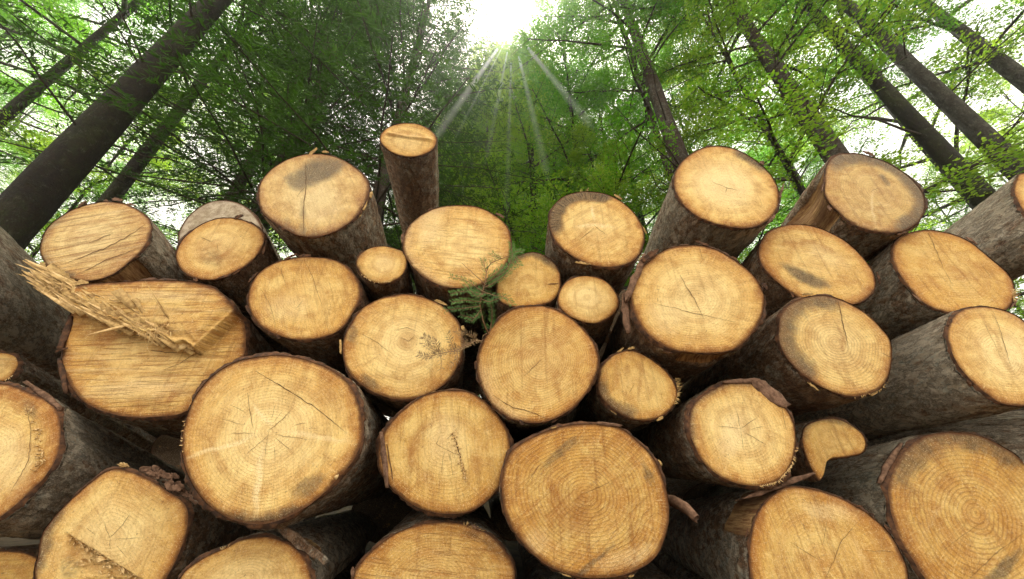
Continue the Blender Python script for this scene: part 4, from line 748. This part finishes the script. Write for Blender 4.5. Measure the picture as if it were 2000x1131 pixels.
def broad_tree(seed, H=17., z0=3.0, spread=4.2, limbs=34, leaves=34000, r0=.16, lsz=.085, dens_low=1., bend=.25, mat=M_leaf):
    """trunk, branches and leaf sprays as three meshes; leaves lie in flat horizontal sprays along the twigs"""
    r = np.random.default_rng(seed); tr = Tubes(); br = Tubes()
    zz = np.linspace(-.3, H, 16); bx = bend*np.cumsum(r.normal(0, .25, 16))*.3*np.linspace(0, 1, 16); by = bend*np.cumsum(r.normal(0, .25, 16))*.3*np.linspace(0, 1, 16)
    P = np.stack([bx, by, zz], 1); rad = r0*(1-.9*(np.clip(zz, 0, H)/H)**1.1)+.01; rad[0] *= 1.5; rad[1] *= 1.1
    tr.add(P, rad, 10)
    LP = []; LD = []; LU = []; ga = r.random()*6
    per = int(leaves/(limbs*13))
    for i in range(limbs):
        f = (i+r.random()*.6)/limbs; z = z0+(H-z0)*f**1.0; ga += 2.4+r.normal(0, .3); 
        Lg = spread*(1-.55*f)*(.65+.5*r.random())*min(1, .55+f*3); el = R(8+50*f+r.normal(0, 8))
        b0 = np.array([np.interp(z, zz, bx), np.interp(z, zz, by), z]); d = np.array([math.cos(ga)*math.cos(el), math.sin(ga)*math.cos(el), math.sin(el)])
        t = np.linspace(0, 1, 7); side = np.array([-math.sin(ga), math.cos(ga), 0])
        C_ = b0+d*Lg*t[:, None]+side*(r.normal(0, .12)*Lg*t**2)[:, None]-np.array([0, 0, 1.])*(.16*Lg*t**2)[:, None]+r.normal(0, .03, (7, 3))*t[:, None]
        br.add(C_, .012+.045*r0/.16*(Lg/spread)*(1-t)**1.1, 5)
        for s in range(13):
            ft = .22+.78*(s+r.random())/13; sg = 1 if s % 2 else -1; p = np.array([np.interp(ft, t, C_[:, q]) for q in range(3)])
            sl = Lg*(.42*(1-ft*.55))*(.6+.6*r.random()); a = ga+sg*R(48+r.normal(0, 12)); sd_ = np.array([math.cos(a), math.sin(a), .12+r.normal(0, .12)])
            q = p+unit(sd_)*sl*np.array([0, .5, 1])[:, None]-np.array([0, 0, 1])*np.array([0, .02, .1])[:, None]*sl
            br.add(q, [.008, .006, .003], 3)
            m = int(per*(.4+.75*sl/(.3*spread))); u = r.random(m)**.8; c = q[0]+(q[2]-q[0])*u[:, None]
            lat = r.normal(0, .16, m)*(.6+sl*.5); up = r.normal(0, .035, m)
            perp = np.array([-sd_[1], sd_[0], 0]); LP.append(c+perp*lat[:, None]+np.array([0, 0, 1.])*up[:, None])
            dd = unit(sd_[None]*.6+perp*np.sign(lat)[:, None]*.8+r.normal(0, .35, (m, 3))*np.array([1, 1, .5])); LD.append(dd)
            LU.append(unit(np.array([0, 0, 1.])+r.normal(0, .38, (m, 3))))
    LP = np.concatenate(LP); LD = np.concatenate(LD); LU = np.concatenate(LU)
    LU = unit(LU-LD*(LU*LD).sum(1)[:, None]); sz = lsz*r.uniform(.6, 1.2, len(LP))
    return tr, br, leaves_mesh('foliage', LP, LD, LU, sz, sz*.62, mat, .18), P, rad

def spruce_tree(seed, H=20., z0=3.2, spread=3.0, r0=.2, needles=42000, bare_to=0., dens=1.):
    r = np.random.default_rng(seed); tr = Tubes(); br = Tubes(); zz = np.linspace(-.3, H, 14)
    P = np.stack([0*zz, 0*zz, zz], 1); rad = r0*(1-.93*np.clip(zz, 0, H)/H)+.008; rad[0] *= 1.4; tr.add(P, rad, 12)
    LP = []; LD = []; LU = []; nb = int((H-z0)/.42)
    for w_ in range(nb):
        z = z0+w_*.42; f = (z-z0)/(H-z0)
        for k in range(5):
            ga = r.random()*2*PI; Lg = spread*(1-f)**.8*(.6+.5*r.random())+.25; b0 = np.array([0, 0, z+r.normal(0, .08)]); t = np.linspace(0, 1, 6)
            d = np.array([math.cos(ga), math.sin(ga), 0]); C_ = b0+d*Lg*t[:, None]+np.array([0, 0, 1.])*(Lg*(.05*t-.38*t**2+.16*t**3))[:, None]+r.normal(0, .02, (6, 3))
            br.add(C_, .006+.022*(Lg/spread)*(1-t), 4)
            if z < bare_to: continue
            side = np.array([-d[1], d[0], 0]); nt_ = int(9*Lg/spread*1.6)+3
            for s in range(nt_):
                ft = .18+.82*(s+r.random())/nt_; sg = 1 if s % 2 else -1; p = np.array([np.interp(ft, t, C_[:, q]) for q in range(3)])
                sl = Lg*.30*(1.1-ft*.6)*(.6+.6*r.random()); v = unit(d*.7+side*sg*.8+np.array([0, 0, -.35+r.normal(0, .15)])); 
                m = int(needles/(nb*5*12)*(.5+sl*1.6)*dens)+4; u = r.random(m); c = p+v*sl*u[:, None]; c[:, 2] -= .18*sl*u**2
                pr = np.cross(v, [0, 0, 1.]); pr = unit(pr); a = r.choice([-1, 1], m)
                LP.append(c); LD.append(unit(v*.75+pr*a[:, None]*.8+r.normal(0, .28, (m, 3)))); LU.append(unit(np.array([0, 0, 1.])+r.normal(0, .4, (m, 3))))
    LP = np.concatenate(LP); LD = np.concatenate(LD); LU = np.concatenate(LU); LU = unit(LU-LD*(LU*LD).sum(1)[:, None])
    sz = r.uniform(.07, .15, len(LP))
    return tr, br, leaves_mesh('foliage', LP, LD, LU, sz, sz*.17, M_needle, .1), P, rad

def trunk_detail_mesh(P, rad, mat, seed, knots=0, k=28, lichen=0):
    """finely cut trunk with uneven girth, for the trunks that show large"""
    zz = np.linspace(P[0, 2], P[-1, 2], 150); X_ = np.interp(zz, P[:, 2], P[:, 0]); Y_ = np.interp(zz, P[:, 2], P[:, 1]); R_ = np.interp(zz, P[:, 2], rad)
    th = np.arange(k)*2*PI/k; cs = np.stack([np.cos(th), np.sin(th)], 1); co = np.concatenate([np.repeat(cs[None], 150, 0)*R_.mean(), np.repeat(zz[:, None, None]*.35, k, 1)], 2).reshape(-1, 3)
    n1 = fbm(co*2.2+seed, 3, 3)*.09+fbm(co*11+seed, 4, 2)*.03
    V = np.concatenate([cs[None]*(R_[:, None, None]*(1+n1.reshape(150, k, 1)))+np.stack([X_, Y_], 1)[:, None], np.repeat(zz[:, None, None], k, 1)], 2).reshape(-1, 3)
    j = np.arange(k); j2 = (j+1) % k; ii = np.arange(149)[:, None]*k; F = np.stack([ii+j, ii+j2, ii+k+j2, ii+k+j], -1).reshape(-1, 4)
    me = mesh_np('trunk', V, F, mat); co[:, 2] = V[:, 2]; attr_v(me, 'bco', co+seed*.3); attr_f(me, 'bare', np.zeros(len(V))); return me
def plain_trunk(tr, mat):
    V = np.concatenate(tr.V); me = mesh_np('trunk', V, np.concatenate(tr.F), mat); attr_v(me, 'bco', V); attr_f(me, 'bare', np.zeros(len(V))); return me

PROTO = []
for q, (sd_, H, z0, sp, lb, nl, mt) in enumerate([(11, 19, 2.6, 4.6, 38, 86000, M_leaf), (12, 16, 2.0, 4.2, 34, 74000, M_leaf_y), (13, 21, 4.5, 4.8, 38, 86000, M_leaf), (14, 12, 1.2, 3.4, 30, 60000, M_leaf_y)]):
    tr, br, lm, P, rad = broad_tree(sd_, H, z0, sp, lb, nl, r0=.15 if H > 14 else .08, mat=mt, lsz=.056)
    PROTO.append((plain_trunk(tr, M_trunk_dark), br.mesh('branches', M_branch), lm, P, rad, H))
for (sd_, H, z0, sp, lb, nl) in [(15, 25, 10.5, 4.6, 34, 60000), (16, 22, 8.5, 4.0, 30, 60000)]:
    tr, br, lm, P, rad = broad_tree(sd_, H, z0, sp, lb, nl, r0=.15, bend=.05, mat=M_leaf, lsz=.056)
    for q in range(9):                                   # dead twigs and thin side branches low on the trunk
        z = rng.uniform(3, z0); a = rng.random()*6.28; l_ = rng.uniform(.8, 2.2); t = np.linspace(0, 1, 6)[:, None]
        br.add(np.array([0, 0, z])+np.array([math.cos(a), math.sin(a), .35])*l_*t+rng.normal(0, .05, (6, 3))*t, .018*(1-t.ravel())+.004, 4)
    PROTO.append((plain_trunk(tr, M_trunk_dark), br.mesh('branches', M_branch), lm, P, rad, H))
tr, br, lm, P, rad = spruce_tree(21, 22, 5.2, 3.4, .2, 46000); SPR = (plain_trunk(tr, M_trunk_spruce), br.mesh('branches', M_branch), lm, P, rad, 22)

def put_tree(name, label, xy, proto, rz, sc=1., group=None, trunk_r=None, mat=None, detail=False, foliage=True, moss=.3, greyb=.3, szz=1., lift=0., fol_sc=1.):
    tm, bm_, lm, P, rad, H = proto
    t = thing(name, label, 'tree', (xy[0], xy[1], -.1), group); t.rotation_euler = (0, 0, rz)
    if detail:
        k = (.58 if trunk_r > .35 else .68)*trunk_r/np.interp(3., P[:, 2], rad); P2 = P*np.array([sc, sc, sc*szz]); me = trunk_detail_mesh(P2, rad*k, mat, rz+xy[0], lichen=1); to = link('trunk', me, t)
    else: to = link('trunk', tm, t); to.scale = (sc*(trunk_r or 1), sc*(trunk_r or 1), sc*szz)
    to['moss'] = moss; to['grey_bark'] = greyb
    bo = link('branches', bm_, t, 'stuff'); bo.scale = (sc*fol_sc, sc*fol_sc, sc*szz)
    if foliage: fo = link('foliage', lm, t, 'stuff'); fo.scale = (sc*fol_sc, sc*fol_sc, sc*szz)
    return t

def trunk_at(u, v, width, rad):
    """distance from the apparent girth of a trunk of a plausible real girth"""
    p = at_depth(u, v, 2*rad*FPX/width); return p[0], p[1]
# trunks one can point at:  name, label, pixel on its axis, apparent girth, radius, prototype, kind of bark, moss, grey
NAMED = [
 ('beech_tree', 'thick dark leaning trunk with pale lichen spots crossing the upper left corner', 240, 200, 92, .36, 4, M_trunk_dark, .5, .25, 1.),
 ('spruce_tree', 'spruce with rough reddish trunk rising right behind the tall slim log', 800, 150, 34, .24, 'S', M_trunk_spruce, .1, .3, 1.),
 ('spruce_tree', 'straight brown spruce trunk with branch knots, rising behind the glowing high log', 1270, 150, 46, .34, 4, M_trunk_spruce, .15, .35, 1.05),
 ('spruce_tree', 'brown trunk half hidden by leaves, behind the barkless-sided log', 1540, 170, 50, .30, 5, M_trunk_spruce, .2, .45, 1.1),
 ('beech_tree', 'long smooth grey trunk slanting down to the scaly log at the pile end', 1820, 170, 46, .27, 4, M_trunk_beech, .25, .6, 1.0),
 ('beech_tree', 'smooth grey trunk running out through the upper right corner', 1950, 120, 40, .25, 5, M_trunk_beech, .2, .6, 1.1),
 ('beech_tree', 'dark mossy trunk with many side branches between two grey ones', 1810, 265, 44, .21, 5, M_trunk_dark, .6, .3, 1.2),
 ('beech_tree', 'slanting trunk at the picture edge beyond the thick dark one', 70, 175, 30, .17, 5, M_trunk_dark, .4, .4, 1.1),
 ('beech_tree', 'dark forked trunk standing behind the scarred oval log', 292, 290, 36, .20, 5, M_trunk_dark, .4, .2, 1.),
 ('beech_tree', 'dark trunk behind the gap between the grey and the stained log', 500, 300, 32, .22, 5, M_trunk_spruce, .2, .1, 1.),
 ('spruce_tree', 'brown spruce trunk seen through drooping boughs above the stained log', 600, 215, 34, .24, 'S', M_trunk_spruce, .1, .2, 1.05),
 ('spruce_tree', 'deeply shaded spruce whose boughs fill the dark patch of the forest', 655, 130, 26, .22, 'S', M_trunk_spruce, .2, .1, 1.15),
 ('beech_tree', 'thin dark trunk in the leaves between the two highest logs at one side', 1520, 295, 20, .11, 3, M_trunk_dark, .3, .3, 1.2),
 ('spruce_tree', 'slim brown trunk beside the knotted spruce, behind its dead twigs', 1285, 270, 22, .17, 5, M_trunk_spruce, .2, .3, 1.2),
 ('young_tree', 'young tree with several thin stems fanning out behind the blackened-top log', 1160, 330, 9, .07, 3, M_trunk_dark, .2, .2, .8),
 ('young_tree', 'slender pale stem near the leaning thick trunk, above the scarred log', 175, 370, 10, .06, 3, M_trunk_beech, .2, .5, .9),
]
for (nm, lb, u, v, wd, rd, pr, mt, ms, gr, sc) in NAMED:
    x, y = trunk_at(u, v, wd, rd); p = SPR if pr == 'S' else PROTO[pr]
    put_tree(nm, lb, (x, y), p, rng.random()*6.28, sc, trunk_r=rd, mat=mt, detail=True, moss=ms, greyb=gr)

# the countless trees behind: each its own object
pts = [(at_depth(u, v, 2*rd*FPX/wd)[:2]) for (_, _, u, v, wd, rd, *_r) in NAMED]
cand = [(-1.3, 11.), (.9, 10.4), (-.2, 13.5), (2.2, 12.2), (4.3, 10.2), (3.6, 13.6), (6.2, 12.0), (2.6, 9.0), (-3.4, 10.5), (8.6, 10.6)]; rf = np.random.default_rng(5)
while len(cand) < 72:
    a = rf.uniform(-1.35, 1.35); d = 11.+rf.random()**.85*32; x, y = d*math.sin(a)*1.15, d*math.cos(a)
    if a > .45 and d < 13.5: continue
    if y < 5.2 and abs(x) < 6.5: continue
    if any((x-q[0])**2+(y-q[1])**2 < (1.4+.045*d)**2 for q in cand) or any((x-q[0])**2+(y-q[1])**2 < 1.2 for q in pts): continue
    cand.append((x, y))
MARKS = [(-1.6, 'the thick dark trunk'), (-.86, 'the scarred oval log'), (-.70, 'the weathered grey log end'), (-.52, 'the stained high log'), (-.33, 'the tall slim log'), (-.17, 'the broad pale log'),
         (-.02, 'the fir sprig'), (.10, 'the blackened-top log'), (.33, 'the glowing high log'), (.66, 'the barkless-sided log'), (.90, 'the scaly log at the pile end')]
ORD = ['first', 'second', 'third', 'fourth', 'fifth', 'sixth', 'seventh', 'eighth', 'ninth', 'tenth', 'eleventh', 'twelfth', 'thirteenth', 'fourteenth', 'fifteenth']
seen_at = {}
for i, (x, y) in enumerate(sorted(cand, key=lambda c: math.hypot(*c))):
    a = math.atan2(x, y); d = math.hypot(x, y); lm_ = [m for s_, m in MARKS if a >= s_][-1]
    spr = -.62 < a < -.22 and rf.random() < .45
    if spr: p = SPR; nm, kd, g = 'spruce_tree', 'dark needle tree', 'spruces in the shaded part of the forest'
    else: p = PROTO[int(rf.integers(0, 4)) if not .14 < a < .75 or d > 16 else (0, 1, 2)[i % 3]]; nm, kd, g = 'leafy_tree', 'slender leafy tree', 'leafy trees of the wood behind the pile'
    sc = rf.uniform(.95, 1.35)*(1+.006*d)
    if -.14 < a < .14: p = PROTO[1]; sc = (d*rf.uniform(1.7, 1.98)+.8)/p[5]    # lower crowns leave the opening under the sun
    k_ = seen_at.get((kd, lm_), 0); seen_at[(kd, lm_)] = k_+1
    put_tree(nm, '%s beyond %s, %s one back' % (kd, lm_, ORD[k_]), (x, y), p, rf.random()*6.28, sc, g, trunk_r=rf.uniform(.6, 1.1), moss=.3)

# ------------------------------------------------------------------ air with a little haze, glowing round the sun
hz = NB('forest_air'); pv = hz.n('ShaderNodeVolumePrincipled'); pv.inputs['Color'].default_value = (.93, .96, .94, 1); pv.inputs['Density'].default_value = HAZE; pv.inputs['Anisotropy'].default_value = .8
hz.l(pv.outputs[0], hz.out.inputs['Volume'])
V = [(x, y, z) for x in (-60, 60) for y in (-6, 62) for z in (-1.8, 38)]
me = bpy.data.meshes.new('haze'); me.from_pydata(V, [], [(0, 1, 3, 2), (4, 6, 7, 5), (0, 4, 5, 1), (2, 3, 7, 6), (0, 2, 6, 4), (1, 5, 7, 3)]); me.materials.append(hz.m)
if HAZE > 0: link('haze', me, kind='stuff')

# sunbeams: beam shapes made as added tubes of denser mist along the sun direction
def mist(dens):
    bm = NB('beam_shaped_mist'); pv = bm.n('ShaderNodeVolumePrincipled'); pv.inputs['Color'].default_value = (.96, .97, .92, 1); pv.inputs['Density'].default_value = dens; pv.inputs['Anisotropy'].default_value = .7; bm.l(pv.outputs[0], bm.out.inputs['Volume']); return bm.m
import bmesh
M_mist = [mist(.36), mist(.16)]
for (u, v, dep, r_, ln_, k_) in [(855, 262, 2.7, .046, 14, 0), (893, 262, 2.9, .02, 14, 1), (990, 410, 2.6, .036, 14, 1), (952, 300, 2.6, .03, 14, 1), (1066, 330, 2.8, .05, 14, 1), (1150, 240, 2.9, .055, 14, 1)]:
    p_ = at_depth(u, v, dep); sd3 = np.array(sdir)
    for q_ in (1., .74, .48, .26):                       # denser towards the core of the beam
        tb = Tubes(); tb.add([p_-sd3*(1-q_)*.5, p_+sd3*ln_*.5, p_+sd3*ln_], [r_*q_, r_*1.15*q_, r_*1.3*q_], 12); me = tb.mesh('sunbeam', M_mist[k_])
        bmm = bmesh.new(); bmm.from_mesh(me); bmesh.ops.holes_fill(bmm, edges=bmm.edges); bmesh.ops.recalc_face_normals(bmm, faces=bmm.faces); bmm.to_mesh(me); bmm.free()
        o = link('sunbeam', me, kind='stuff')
